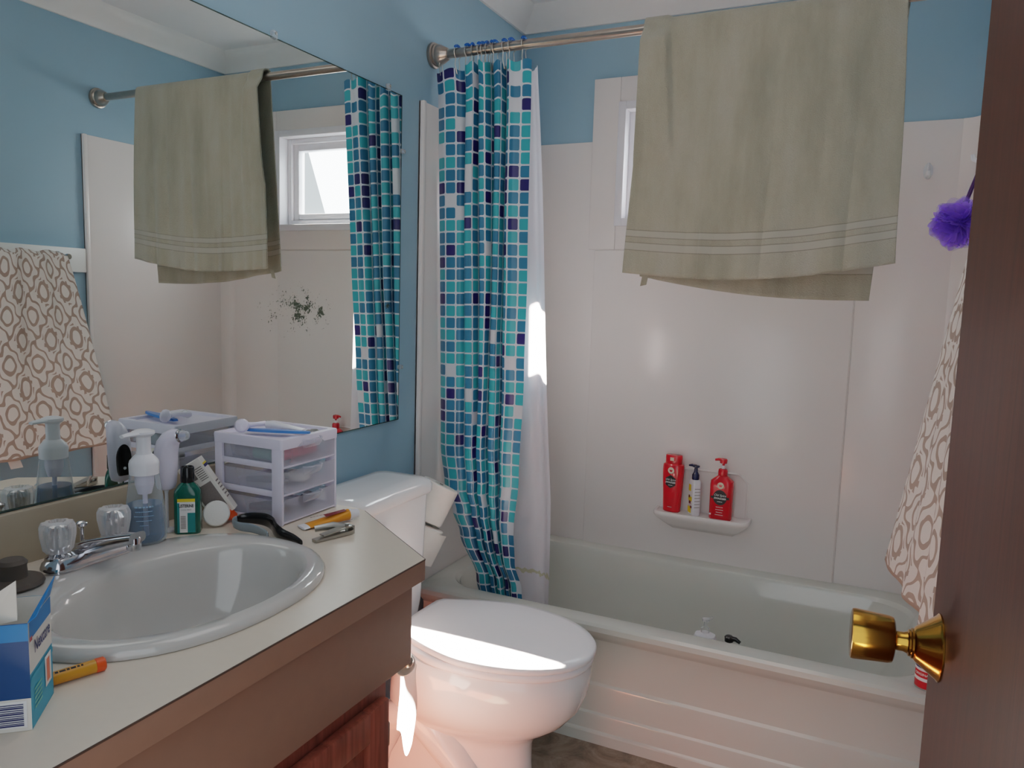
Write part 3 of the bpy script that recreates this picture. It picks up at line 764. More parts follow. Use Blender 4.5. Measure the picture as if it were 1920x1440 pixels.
ringx = [.029, .086, .122, .138, .161, .172, .186, .201, .213, .243, .265, .304]
ring0 = None
for i, x in enumerate(ringx):
    if ring0 is None:
        r0 = thing('curtain_ring', 'steel curtain ring with blue roller beads over the rod', 'curtain ring', (x, RY, RZ), group='curtain rings over the left of the rod')
        b = nb(); pts = []
        for k_ in range(15):
            a = R(-60+300*k_/14); pts.append((.0, .0185*math.cos(a), .0185*math.sin(a)))
        pts = [(0, .004, -.062), (0, .010, -.054), (0, .013, -.035)] + pts[:] + [(0, -.012, -.035), (.0, -.004, -.052), (0, 0, -.060)]
        tube(b, pts, .0013, 6); obj('wire', b, M['steel'], r0, world=False)
        for a in (60, 78, 96, 114, 132):
            b = nb(); sphere(b, (0, .0185*math.cos(R(a)), .0185*math.sin(R(a))+.0015), .0042, u=10, v=7); obj('bead', b, M['blue_bead'], r0, world=False)
        ring0 = r0; rr_ = r0
    else:
        rr_ = ring0.copy(); COL.objects.link(rr_); rr_.location = (x, RY, RZ)
        for ch in list(ring0.children):
            c_ = ch.copy(); COL.objects.link(c_); c_.parent = rr_
    rr_.rotation_euler = (0, 0, R(random.uniform(-14, 14)))

# sage bath towel over the rod
b = nb(); TX0, TX1 = .662, 1.281
LF, LB = .625, .665
tot = LF+LB+.05
def towel(u, v):
    s = v*tot
    x = TX0+(TX1-TX0)*u
    if s < LF:                       # front, from hem up to the rod
        t = 1-s/LF; z = RZ-t*LF
        z += t*(-.028*math.sin(u*PI)*1.0 - .018*(1-u) + .012*u)
        x += t*((u-.5)*.045+.004*math.sin(t*5))
        y = RY-RR-.006
        fold = .010*math.sin(u*21+1.5*t)*t*(1 if u > .3 else .3)+.006*math.sin(u*43+2)*t
        y -= abs(fold)*.8+.012*t*(.5+.5*math.sin(u*5.5+.8))
        ue = .135+.10*t                  # turned flap at the left
        k_ = max(0, 1-t/.55)
        e = 1/(1+math.exp(min(60, max(-60, (u-ue+.03)*260))))
        y -= .034*e*(k_**.6)*(min(1, t*14)); 
    elif s < LF+.05:
        a = (s-LF)/.05*PI; rr2 = RR+.006
        y = RY-rr2*math.cos(a); z = RZ+rr2*math.sin(a)
        e = 1/(1+math.exp(min(60, max(-60, (u-.105)*260)))); z += .006*e*math.sin(a); y -= .010*e*math.cos(a)*.5
    else:
        t = (s-LF-.05)/LB; z = RZ-t*LB
        z += t*(.016*(1-u)-.034*u)- t*.020*math.sin(u*3)
        x = TX0+.006+(TX1-TX0-.028*t)*u + t*(-.010)
        y = RY+RR+.006+.030*t+.008*t*math.sin(u*17+1)+.006*math.sin(u*30)*t
    return Vector((x, y, z))
grid(b, 220, 150, towel, lambda u, v: (u*.62, min(v*tot, (1-v)*tot)))
tw = tag(solid(obj('bath_towel', b, M['terry'], sharp=0, recalc=False), .0045), 'sage green terry bath towel draped over the shower rod', 'towel')
b = nb(); p0 = Vector((.672, RY+.035, 1.352)); grid(b, 3, 4, lambda u, v: p0+Vector((.018*u-.006*v, .002*v, -.030*v+.004*u)))
tgp = obj('care_tag', b, M['terry'], tw)

# ------------------------------------------------------------------ right wall: rail board, towel bar, patterned towel, loofah
b = nb(); bx(b, W-.014, W, .95, 1.793, 1.329, 1.420, .002); struct('trim_4', b, M['trim'])
bar = thing('towel_bar', 'chrome towel bar fixed to the white rail on the right wall', 'towel bar', (W-.014, 1.5, 1.383))
b = nb(); tube(b, [(1.452, y, 1.383) for y in (1.235, 1.4, 1.5, 1.6, 1.69)], .007, 14); obj('bar', b, M['chrome'], bar)
for y in (1.25, 1.675):
    b = nb(); lathe(b, [(.020, 0), (.020, .005), (.010, .010), (.008, .050), (.011, .062), (.010, .070)], 20, Matrix.Translation((W-.0145, y, 1.383)) @ rotm(0, -PI/2, 0)); obj('post', b, M['chrome'], bar)
b = nb(); tl_ = 1.50
def htow(u, v):
    s = v*tl_; zt = 1.396
    L1 = .735
    if s < L1: t = 1-s/L1; side = -1
    elif s < L1+.03: t = 0; side = 0
    else: t = (s-L1-.03)/.70; side = 1
    top0, top1 = 1.30, 1.662
    bot0, bot1 = (1.19, 1.770) if side < 1 else (1.20, 1.790)
    ka = t**.9
    y = (top0+(top1-top0)*u)*(1-ka)+(bot0+(bot1-bot0)*u)*ka
    amp = .014*(1-.2*t)
    fold = (amp*math.sin(u*24+1.6*t)+.004*math.sin(u*47+1)*(1-t))*(1-.8*t*u**3)
    if side < 0:
        z = zt-t*L1+.035*t*u**2+.006*math.sin(u*5)*t
        x = 1.436-.022*t-.085*t*u**1.5+fold*(.35+.65*t)*.9
    elif side == 0:
        a = (s-L1)/.03*PI; x = 1.452-.0145*math.cos(a); z = 1.386+.0125*math.sin(a)+fold*.3
    else:
        z = zt-t*.665+.01*math.sin(u*6)*t; x = 1.472-.018*t-.075*t*u**2+fold*.5*(.4+.6*t)
        x = min(x, 1.497)
    return Vector((x, y, z))
grid(b, 90, 110, htow, lambda u, v: (u*.72, min(v*tl_, (1-v)*tl_)))
ht = tag(solid(obj('hand_towel', b, M['trellis'], sharp=0, recalc=False), .003), 'white towel with taupe trellis pattern hanging on the right wall', 'towel')
b = nb(); p0 = Vector((1.40, 1.40, .672)); grid(b, 3, 3, lambda u, v: p0+Vector((-.004*v, .042*u+.008*v, -.030*v))); obj('care_tag', b, M['white_pad'], ht)

LC = Vector((1.456, 2.25, 1.518))
lf = thing('bath_pouf', 'purple mesh bath pouf hanging in the tub corner by the door edge', 'bath pouf', tuple(LC))
b = nb(); random.seed(3)
for i in range(30):
    d = Vector((random.gauss(0, 1), random.gauss(0, 1), random.gauss(0, 1))).normalized()
    a1 = d.orthogonal().normalized(); a2 = d.cross(a1); Rp = random.uniform(.036, .054); ph_ = random.random()*6
    cc = LC+d*.022
    def petal(u, v, cc=cc, d=d, a1=a1, a2=a2, Rp=Rp, ph_=ph_):
        a = 2*PI*u; rr2 = Rp*(.2+.8*v); w = .011*math.sin(4*a+ph_)*v
        return cc+(a1*math.cos(a)+a2*math.sin(a))*rr2+d*(.034*v**1.5-.010+w)
    grid(b, 30, 4, petal)
pf = obj('mesh_ruffles', b, M['loofah'], lf, sharp=0, recalc=False)
b = nb(); sphere(b, LC, .03, u=14, v=10); obj('core', b, mat('purple_core', (84, 40, 170), .6), lf)
b = nb(); tube(b, [LC+Vector((0, -.01, .02)), Vector((1.472, 2.24, 1.60)), Vector((1.502, 2.24, 1.70))], .0028, 8); tube(b, [LC+Vector((.004, -.004, .02)), Vector((1.478, 2.246, 1.60)), Vector((1.502, 2.246, 1.70))], .0028, 8)
obj('cord', b, M['loofah_cord'], lf)
def wallhook(c, nx, ny, label):
    t = thing('wall_hook', label, 'hook', c)
    V = lambda s, n_, z: (c[0]+ny*s+nx*n_, c[1]+nx*s+ny*n_, c[2]+z)
    b = nb(); mmh = Matrix.Translation(c) @ (Matrix.Rotation(-PI/2, 4, 'Y') if nx else Matrix.Rotation(PI/2, 4, 'X'))
    lathe(b, [(.0130, .0003), (.0135, .003), (.010, .007), (.003, .009)], 28, mmh, sx=1.8 if nx else 1, sy=1 if nx else 1.8); obj('adhesive_pad', b, M['hook_clear'], t)
    b = nb(); tube(b, [V(0, .006, .024), V(0, .010, .004), V(0, .014, -.012), V(0, .024, -.020), V(0, .034, -.014), V(0, .037, -.002)], [.004, .005, .006, .007, .006, .005], 10); obj('hook_arm', b, M['hook_clear'], t)
wallhook((1.382, D-.0105, 1.700), 0, -1, 'clear adhesive hook stuck on the back shower panel')
wallhook((W-.0105, 2.243, 1.700), -1, 0, 'clear adhesive hook on the right shower panel holding the pouf')

# ------------------------------------------------------------------ entry door
door = bpy.data.objects.new('door_1', None); COL.objects.link(door); door['kind'] = 'structure'
e0 = Vector((1.3485, .803)); dirn = Vector((.055, -.995)).normalized(); th_ = math.atan2(dirn.y, dirn.x)
door.location = (e0.x, e0.y, 0); door.rotation_euler = (0, 0, th_)     # local x runs from the free edge to the hinge
bpy.context.view_layer.update()
b = nb(); bx(b, 0, .81, 0, .035, .012, 2.04, .002); obj('door_slab', b, M['door_wood'], door, world=False)
def knob(side):
    s_ = -1 if side < 0 else 1; y0_ = 0 if side < 0 else .035
    b = nb(); mm = Matrix.Translation((.062, y0_, .911)) @ rotm(PI/2 if s_ < 0 else -PI/2, 0, 0)
    lathe(b, [(.0365, .0003), (.0365, .002), (.034, .004), (.019, .024), (.0165, .026), (.0165, .028), (.0145, .029), (.0145, .031), (.012, .032), (.0105, .036), (.0105, .043), (.012, .0445), (.0215, .045), (.0245, .0465), (.0258, .051), (.0280, .086), (.0275, .0885), (.0255, .0895), (.004, .0895)], 40, mm)
    return obj('door_knob', b, M['brass'], door, world=False)
knob(-1); knob(1)
b = nb(); box(b, (-.0008, .0175, .911), (.002, .024, .056), .001); obj('latch_plate', b, M['brass'], door, world=False)
for z in (.25, 1.05, 1.85):
    b = nb(); lathe(b, [(.006, -.045), (.006, .045)], 12, Matrix.Translation((.815, -.004, z))); box(b, (.795, -.0015, z), (.035, .003, .088), .001); obj('hinge', b, M['brass'], door, world=False)

# ------------------------------------------------------------------ small things on the counter
ZC = CT+.0003
# foaming soap dispenser
so = thing('soap_dispenser', 'clear foaming soap dispenser with blue soap and a white pump', 'soap dispenser', (.13, .72, CT+.018))
so.location.z = CT+.0178; so.location.x = .128; so.location.y = .724
b = nb(); lathe(b, [(.020, 0), (.033, .001), (.0365, .006), (.037, .014), (.035, .045), (.030, .090), (.0255, .125), (.023, .140), (.022, .150)], 40); obj('bottle', b, M['soap_glass'], so, world=False)
b = nb(); lathe(b, [(.018, .003), (.031, .004), (.0345, .010), (.0345, .018), (.0325, .046), (.0300, .070), (.0298, .071), (.001, .071)], 40); obj('liquid_soap', b, M['soap_blue'], so, world=False)
b = nb(); lathe(b, [(.022, .126), (.0255, .127), (.026, .146), (.0245, .152), (.018, .160), (.0135, .164), (.0125, .170), (.0125, .196), (.018, .199), (.020, .202), (.0195, .206), (.012, .209), (.002, .2095)], 32)
loft(b, [[(x, y*w, .1985+z*h) for y, z in [(math.cos(a), .5+.5*math.sin(a)) for a in [2*PI*k/12 for k in range(12)]]] for x, w, h in ((-.008, .014, .010), (.012, .013, .010), (.030, .009, .008), (.044, .006, .006))], m=rotm(0, 0, R(-92)))
obj('pump', b, M['white_plastic'], so, world=False)
b = nb(); lathe(b, [(.0165, .108), (.0165, .126), (.006, .127)], 20); lathe(b, [(.012, .090), (.0165, .108)], 20); tube(b, [(0, 0, .1), (.001, 0, .05), (.002, 0, .01)], .0045, 10); obj('dip_tube', b, M['lilac_plastic'], so, world=False)
b = nb(); fy = lambda x, y, z0, r_: (r_*math.cos(-.75+x/r_), r_*math.sin(-.75+x/r_), z0+y)
for i, (wd_, sz) in enumerate(((.032, .0030), (.030, .0016), (.034, .0013), (.026, .0013), (.014, .0013))):
    bars(b, wd_, sz, lambda x, y, i=i: fy(x, y, .072-.0085*i, .0352), 0, i)
obj('lettering', b, mat('soap_lettering', (150, 180, 205), .5), so, world=False)

# mouthwash
mw = thing('mouthwash_bottle', 'small green mouthwash bottle with black cap beside the drawers', 'bottle', (.108, .834, ZC), (0, 0, R(-20)))
sq = lambda w, d, z, r_: rrect(-w, w, -d, d, r_, z, 5)
b = nb(); loft(b, [sq(.023, .016, 0, .008), sq(.025, .018, .003, .010), sq(.025, .018, .078, .010), sq(.0245, .0175, .086, .012), sq(.018, .015, .096, .012), sq(.012, .012, .102, .0119), sq(.011, .011, .106, .0109)]); obj('bottle', b, M['mouthwash'], mw, world=False)
b = nb(); lathe(b, [(.0130, .103), (.0135, .105), (.0130, .132), (.0115, .134), (.0105, .131)], 28, fac=lambda i, n_, z: 1 if i % 2 else .96)
obj('cap', b, M['black_plastic'], mw, world=False)
b = nb()
def lab(bm, x0, x1, z0, z1, y, mi): quad(bm, (x0, y, z0), (x1, y, z0), (x1, y, z1), (x0, y, z1), mi)
YL = -.0184
lab(b, -.0165, .0165, .004, .072, YL, 0); lab(b, -.0165, .0165, .066, .0725, YL-.0002, 1); lab(b, -.017, -.0125, .004, .064, YL-.0002, 2)
text(b, 'LISTERINE', .0062, lambda x, y: (x+.000, YL-.0006, .058+y*1.4), 3, bold=.0002); text(b, 'COOL MINT', .0035, lambda x, y: (x, YL-.0006, .050+y), 3)
lab(b, .002, .0165, .004, .044, YL-.0003, 2)
for i in range(9): lab(b, -.0105, -.001, .012+i*.0030, .0135+i*.0030, YL-.0006, 4)
# same wrap on the side facing the room
for v_ in list(b.verts): pass
obj('front_label', b, [M['white_print'], M['yellow_print'], M['teal_print'], M['black_print'], M['grey_print']], mw, world=False, smooth=False, recalc=False)
mw.rotation_euler = (0, 0, R(38))

# white pore-cleaning device held up by a stem added as a support
dv = thing('facial_device', 'white curved facial device with black back panel and clear tip by the mirror', 'facial device', (.070, .818, ZC), (0, 0, R(14)))
b = nb(); L = []
path = [(0, 0, .086), (0, 0, .089), (0, 0, .098), (0, 0, .12), (0, 0, .145), (.001, 0, .162), (.005, 0, .177), (.012, 0, .188), (.021, 0, .194), (.032, 0, .196)]
rad = [.012, .017, .0195, .0215, .0225, .0225, .0215, .0195, .0165, .0130]
tube(b, path, rad, 24); body = obj('body', b, M['lilac_plastic'], dv, world=False, sharp=60)
b = nb(); pth = []
for k_ in range(24):
    a = 2*PI*k_/24; ca, sa = math.cos(a), math.sin(a)
    pth.append((-.0234, .0145*ca, .138+(.028*sa if sa > 0 else max(-.038, .060*sa))))
loft(b, [[(x+.011, y, z) for x, y, z in pth], [(x, y*.96, .138+(z-.138)*.98) for x, y, z in pth]]); obj('back_panel', b, M['black_plastic'], dv, world=False)
b = nb(); lathe(b, [(.003, 0), (.003, .0008)], 14, Matrix.Translation((-.0232, 0, .116)) @ rotm(0, -PI/2, 0)); obj('power_button', b, M['white_plastic'], dv, world=False)
b = nb(); mm = Matrix.Translation((.030, 0, .1958)) @ rotm(0, R(84), 0); lathe(b, [(.0128, 0), (.0135, .003), (.011, .005), (.0115, .007)], 24, mm); obj('collar', b, M['chrome'], dv, world=False)
b = nb(); lathe(b, [(.0100, .006), (.0100, .014), (.0075, .020), (.004, .022)], 20, mm); obj('suction_tip', b, M['clear_plastic'], dv, world=False)
b = nb(); lathe(b, [(.016, 0), (.016, .004), (.0035, .007), (.0035, .078), (.005, .084), (.010, .090)], 24); obj('support_stem', b, M['white_plastic'], dv, world=False)  # added support between the counter and the device body

# round white pad brush with an orange handle
pb = thing('round_brush', 'round white pad with an orange handle standing behind the sink', 'cleansing brush', (.126, .890, ZC))
view = Vector((1.2, -1.13, .45)).normalized(); mmv = Matrix.Translation((.128, .884, ZC+.0275)) @ view.to_track_quat('Z', 'Y').to_matrix().to_4x4()
b = nb(); lathe(b, [(.022, -.010), (.026, -.006), (.0265, .002), (.024, .006), (.010, .008), (.002, .0083)], 36, mmv); obj('pad', b, M['white_pad'], pb)
b = nb(); tube(b, [(.122, .902, ZC+.024), (.126, .918, ZC+.018), (.130, .932, ZC+.010)], [.013, .014, .008], 14); obj('handle', b, M['orange'], pb)

# tilted white carton leaning against the drawers
cb_ = thing('medicine_carton', 'white medicine carton with grey print tilted against the plastic drawers', 'carton', (.118, .919, ZC+.0155))
cb_.rotation_euler = (R(2), R(-33), R(32))
b = nb(); box(b, (0, 0, .066), (.050, .026, .130), .0006, 1); cart = obj('carton', b, M['carton'], cb_, world=False, smooth=False)
b = nb(); YF = -.0134
lab(b, -.021, .018, .018, .078, YF, 0); lab(b, -.019, .000, .094, .116, YF, 0)
XF = .0254
quad(b, (XF, -.012, .108), (XF, .012, .108), (XF, .012, .114), (XF, -.012, .114), 1); quad(b, (XF, -.012, .114), (XF, .012, .114), (XF, .012, .118), (XF, -.012, .118), 2)
for i in range(7): lab(b, .003, .020, .086+i*.0045, .0878+i*.0045, YF, 0)
for i in range(6): quad(b, (XF, -.009, .030+i*.008), (XF, .009, .030+i*.008), (XF, .009, .033+i*.008), (XF, -.009, .033+i*.008), 0)
obj('printed_label', b, [M['grey_print'], M['navy_print'], M['yellow_print']], cb_, world=False, smooth=False, recalc=False)

# glossy headband
b = nb(); 
pts = [(0.351, 0.870, ZC+.006), (0.327, 0.878, ZC+.008), (0.299, 0.882, ZC+.010), (0.271, 0.893, ZC+.013), (0.242, 0.914, ZC+.016), (0.214, 0.921, ZC+.018), (0.185, 0.915, ZC+.018), (0.169, 0.899, ZC+.017), (0.173, 0.883, ZC+.015), (0.195, 0.876, ZC+.013), (0.223, 0.879, ZC+.013), (0.247, 0.876, ZC+.012), (0.271, 0.869, ZC+.010), (0.280, 0.859, ZC+.008)]
sm = [tuple(catmull([(p[0], p[1], p[2]) for p in pts], i/60)) for i in range(61)]
hbt = thing('headband', 'glossy black and grey curved headband lying behind the sink', 'headband', (.237, .890, ZC))
tube(b, sm[:34], [.008+.006*math.sin(PI*i/33) for i in range(34)], 12, flat=.35); obj('outer_band', b, M['black_plastic'], hbt)
b = nb(); tube(b, sm[33:], [.008+.0015*math.sin(PI*i/27) for i in range(28)], 12, flat=.3); obj('inner_band', b, M['grey_gloss'], hbt)

# ointment tube
ot = thing('ointment_tube', 'orange and white ointment tube lying in front of the drawers', 'tube', (.302, 1.003, ZC+.0125), (0, 0, R(66)))
ot.scale = (1.32, 1.32, 1.32)
b = nb(); L = []
for t in (0, .12, .3, .6, .85, 1):
    x = -.042+.078*t; hy = .0125-.0035*t; hz = .0015+.0072*t
    L.append([(x, hy*math.cos(a), hz*math.sin(a)-.0085+hz) for a in [2*PI*k/20 for k in range(20)]])
loft(b, L[:2], True, False, 1); loft(b, L[1:], False, True); obj('tube_body', b, [M['orange_print'], M['white_plastic']], ot, world=False, sharp=50)
b = nb(); lathe(b, [(.0088, 0), (.0088, .004), (.007, .005), (.0068, .016), (.005, .017)], 18, Matrix.Translation((.036, 0, -.0003)) @ rotm(0, PI/2, 0)); obj('cap', b, M['white_plastic'], ot, world=False)
b = nb()
for sy in (1,):
    quad(b, (-.005, -.0075, .0052), (.030, -.006, .0083), (.030, .002, .0092), (-.005, .002, .0062), 0)
bars(b, .024, .0022, lambda x, y: (x-.014, .003+y, .0053+.06*x), 1, 5)
obj('printed_label', b, [M['maroon_print'], M['maroon_print']], ot, world=False, smooth=False, recalc=False)

# nail clippers
nc = thing('nail_clippers', 'open steel nail clippers beside the orange ointment tube', 'nail clippers', (.366, .945, ZC), (0, 0, R(74)))
nc.scale = (1.4, 1.4, 1.4)
b = nb(); loft(b, [[(x, y*w, z) for y, z in ((-1, .001), (1, .001), (1, .004+h), (-1, .004+h))] for x, w, h in ((-.032, .005, 0), (.0, .0065, .001), (.022, .0075, .002), (.029, .0065, .003))])
loft(b, [[(x, y*w, z0+z) for y, z in ((-1, 0), (1, 0), (1, .0018), (-1, .0018))] for x, w, z0 in ((-.02, .005, .0065), (.005, .0065, .009), (.024, .0075, .011), (.029, .0065, .008))]); bx(b, .027, .030, -.006, .006, .002, .012, .0008)
obj('jaws', b, M['steel'], nc, world=False, sharp=25)
b = nb(); tube(b, [(.022, 0, .011), (.005, .010, .013), (-.016, .022, .010)], [.004, .0055, .0045], 10, flat=.25); lathe(b, [(.0025, .001), (.0025, .014), (.003, .015)], 10, Matrix.Translation((.021, 0, 0))); obj('lever', b, M['steel'], nc, world=False)

# lip balm
lb = thing('lip_balm', 'amber lip balm stick with orange cap lying against the sink rim', 'lip balm', (.4395, .372, ZC+.0085), (0, 0, 0))
dl = Vector((.028, .085, 0)).normalized(); lb.rotation_euler = (0, PI/2, math.atan2(dl.y, dl.x))
b = nb(); lathe(b, [(.006, -.034), (.0078, -.033), (.0080, .020), (.0080, .0225)], 24); obj('barrel', b, M['amber'], lb, world=False)
b = nb(); lathe(b, [(.0080, .0226), (.0084, .023), (.0084, .0320), (.0070, .0335)], 24); obj('cap', b, M['orange'], lb, world=False)
b = nb(); bars(b, .030, .0030, lambda x, y: (-.0081*math.cos(y/.0081+.35), .0081*math.sin(-y/.0081-.35), x-.006), 0, 8); obj('lettering', b, M['black_print'], lb, world=False, recalc=False)

# bandage carton, near left, open flaps
A = Vector((.499, .284)); Bc = Vector((.448, .341)); u1 = (Bc-A); Lw = u1.length; u1.normalize(); u2 = Vector((-u1.y, u1.x)) # to the left of the short face
if u2.x > 0: u2 = -u2
Lp = .10; zb, ztp = ZC, .9335
bc = thing('bandage_carton', 'blue and white bandage carton with open flaps at the counter edge', 'carton', (A.x, A.y, zb))
def pt(a, c, z): return (A.x+u1.x*a+u2.x*c, A.y+u1.y*a+u2.y*c, z)
b = nb()
def face(bm, P4, mi=0): quad(bm, *P4, mi)
o_ = .0004
# outer walls with printed zones
def fr(a0, a1, z0, z1, mi, e=0): face(b, (pt(a0, -e, z0), pt(a1, -e, z0), pt(a1, -e, z1), pt(a0, -e, z1)), mi)     # short face A-B
def sd_(c0, c1, z0, z1, mi, e=0): face(b, (pt(-e, c0, z0), pt(-e, c1, z0), pt(-e, c1, z1), pt(-e, c0, z1)), mi)     # long face from A
fr(0, Lw, zb, zb+.060, 1); face(b, (pt(0, 0, zb+.060), pt(Lw, 0, zb+.060), pt(Lw, 0, ztp), pt(0, 0, ztp-.0)), 0)
sd_(0, Lp, zb+.035, ztp, 2); sd_(0, Lp, zb, zb+.035, 0)
face(b, (pt(Lw, 0, zb), pt(Lw, Lp, zb), pt(Lw, Lp, ztp), pt(Lw, 0, ztp)), 1); face(b, (pt(0, Lp, zb), pt(Lw, Lp, zb), pt(Lw, Lp, ztp), pt(0, Lp, ztp)), 2)
face(b, (pt(0, 0, zb+.001), pt(Lw, 0, zb+.001), pt(Lw, Lp, zb+.001), pt(0, Lp, zb+.001)), 0)
i_ = .0009
for P4 in (((i_, i_), (Lw-i_, i_)), ((i_, i_), (i_, Lp-i_)), ((Lw-i_, i_), (Lw-i_, Lp-i_)), ((i_, Lp-i_), (Lw-i_, Lp-i_))):
    (a0, c0), (a1, c1) = P4; face(b, (pt(a0, c0, zb+.001), pt(a1, c1, zb+.001), pt(a1, c1, ztp), pt(a0, c0, ztp)), 0)
cbo = obj('carton', b, [M['carton'], M['box_cyan'], M['box_blue']], bc, smooth=False, recalc=False)
b = nb()
face(b, (pt(0, 0, ztp), pt(Lw, 0, ztp), pt(Lw*.98, -.006, ztp+.022), pt(.006, -.006, ztp+.004)), 0)
fl = obj('front_flap', b, M['box_mid'], bc, smooth=False, recalc=False); solid(fl, .0008)
b = nb(); face(b, ((.489, .280, .978), (.445, .262, .945), (.455, .270, .925), (.487, .281, .935)), 0); face(b, (pt(0.0, Lp, ztp), pt(Lw, Lp, ztp), pt(Lw*.9, Lp+.012, ztp+.035), pt(.01, Lp+.012, ztp+.03)), 0)
face(b, (pt(.012, .050, ztp-.012), pt(.03, .070, ztp-.004), pt(.022, .066, ztp+.040), pt(.016, .058, ztp+.030)), 0)
fl = obj('side_flap', b, M['carton'], bc, smooth=False, recalc=False); solid(fl, .0008)
b = nb()
def PF(a, z, e=.0006): return pt(a, -e, z)
fr(.002, Lw-.001, ztp-.020, ztp-.001, 0, .0005); fr(.002, .010, zb+.094, zb+.099, 1, .0006)
text(b, 'Nexcare', .019, lambda x, y: PF(Lw*.55+x*.82, zb+.083+y*1.05, .0008), 2, bold=.0004)
fr(0, Lw, zb+.050, zb+.056, 3, .0006); fr(Lw*.62, Lw*.9, zb+.022, zb+.056, 4, .0007); fr(Lw*.68, Lw*.82, zb+.026, zb+.052, 5, .0009)
for i in range(5): fr(.01, .035, zb+.018+i*.005, zb+.020+i*.005, 6, .0007)
# barcode on the long face
sd_(.004, .038, zb+.004, zb+.033, 4, .0006)
for i in range(12):
    w_ = .0010 if i % 3 else .0016
    sd_(.007, .034, zb+.006+i*.0021, zb+.006+i*.0021+w_, 2, .0009)
sd_(0, Lp, ztp-.019, ztp-.0005, 0, .0006)
obj('printed_label', b, [M['box_mid'], M['red_plastic'], M['navy_print'], M['box_cyan'], M['white_print'], M['box_skin'], M['box_green']], bc, smooth=False, recalc=False)

# ------------------------------------------------------------------ plastic drawer tower and what lies on it
DX0, DX1, DY0, DY1, DZ0, DZ1 = .060, .237, .9465, 1.115, ZC, .990
dw = thing('drawer_tower', 'small white plastic three-drawer tower on the counter', 'drawers', ((DX0+DX1)/2, (DY0+DY1)/2, DZ0))
b = nb(); pw = .020
for x in (DX0, DX1-.026):
    for y in (DY0, DY1-.006): bx(b, x, x+.026 if x > .1 else x+.02, y, y+.006, DZ0, DZ1-.004, .001)
for y in (DY0, DY1-.006):
    for z in (DZ0, DZ0+.056, DZ0+.112): bx(b, DX0+.012, DX1-.012, y+.0008, y+.0052, z, z+.012, .001)
for z in (DZ0, DZ0+.056, DZ0+.112): bx(b, DX0, DX1-.004, DY0+.004, DY1-.004, z+.001, z+.005); bx(b, DX1-.008, DX1-.001, DY0+.004, DY1-.004, z-.001+.003, z+.006, .001)
for z in (DZ0, DZ0+.056, DZ0+.112): bx(b, DX0+.001, DX0+.005, DY0+.004, DY1-.004, z+.0005, z+.012, .001)
pass
obj('frame', b, M['lilac_plastic'], dw)
b = nb(); loft(b, [rrect(DX0-.002, DX1+.002, DY0-.002, DY1+.002, .006, DZ1-.020), rrect(DX0-.003, DX1+.003, DY0-.003, DY1+.003, .007, DZ1-.004), rrect(DX0-.002, DX1+.002, DY0-.002, DY1+.002, .007, DZ1), rrect(DX0+.010, DX1-.012, DY0+.010, DY1-.010, .006, DZ1), rrect(DX0+.012, DX1-.014, DY0+.012, DY1-.012, .006, DZ1-.006)])
obj('top_tray', b, M['lilac_plastic'], dw, sharp=30)
for i in range(3):
    z0 = DZ0+.0065+.056*i; z1 = z0+.045; f = .0025
    b = nb(); X_ = DX1-.003
    # open tray: floor, two sides, back, slightly bowed front
    bx(b, DX0+.008, X_, DY0+.009, DY1-.009, z0, z0+.002); bx(b, DX0+.008, X_, DY0+.009, DY0+.011, z0, z1-.006); bx(b, DX0+.008, X_, DY1-.011, DY1-.009, z0, z1-.006); bx(b, DX0+.008, DX0+.010, DY0+.009, DY1-.009, z0, z1-.006)
    ym = (DY0+DY1)/2
    grid(b, 14, 5, lambda u, v: (X_+.003+.003*math.sin(PI*u), DY0+.0062+(DY1-DY0-.0124)*u, z0+(z1-z0)*v))
    d_ = obj('drawer', b, M['frosty'], dw, sharp=30)
    b = nb(); L = []
    for v in range(5):
        rr_h = [(0), (.012), (.020), (.023), (.024)][v]
        L.append([(X_+.005+(.003+rr_h*.62)*math.sin(PI*k/14)**.8 if 0 < k < 14 else X_+.005, ym+.026*(-math.cos(PI*k/14)), z1-.016+.018*v/4) for k in range(15)])
    loft(b, L, False, True, closed=False) if False else None
    for a_, c_ in zip(L, L[1:]):
        ra = [b.verts.new(p) for p in a_]; rc = [b.verts.new(p) for p in c_]
        for k in range(14): b.faces.new((ra[k], ra[k+1], rc[k+1], rc[k]))
    bmesh.ops.remove_doubles(b, verts=b.verts, dist=1e-6)
    tube(b, L[-1], .0012, 6)
    obj('scoop_handle', b, M['frosty'], d_)
# things stored in the drawers
def stuffbox(name, c, s, m, label, cat, rz=0):
    b = nb(); box(b, c, s, min(s)*.3, 3, m=Matrix.Rotation(rz, 4, 'Z')); tag(obj(name, b, m), label, cat)
Z3 = DZ0+.112+.0095; Z2 = DZ0+.056+.0095; Z1_ = DZ0+.0095
b = nb(); lathe(b, [(.008, -.028), (.014, -.024), (.014, .024), (.008, .028)], 20, Matrix.Translation((0.204, 1.003, Z3+.014)) @ rotm(PI/2, 0, 0)); tag(obj('pink_jar', b, M['pink_blob']), 'pink container seen through the top drawer front', 'container')
b = nb(); lathe(b, [(.008, -.020), (.012, -.018), (.013, .018), (.006, .022)], 20, Matrix.Translation((0.205, 1.058, Z3+.0135)) @ rotm(PI/2, 0, 0)); tag(obj('pink_bottle', b, M['pink_blob']), 'small pink bottle at the middle of the top drawer', 'bottle')
b = nb(); lathe(b, [(.006, -.026), (.013, -.022), (.013, .020), (.006, .024)], 20, Matrix.Translation((0.169, 0.975, Z3+.0135)) @ rotm(0, PI/2, 0)); tag(obj('teal_bottle', b, M['teal_blob']), 'teal bottle seen through the side of the top drawer', 'bottle')
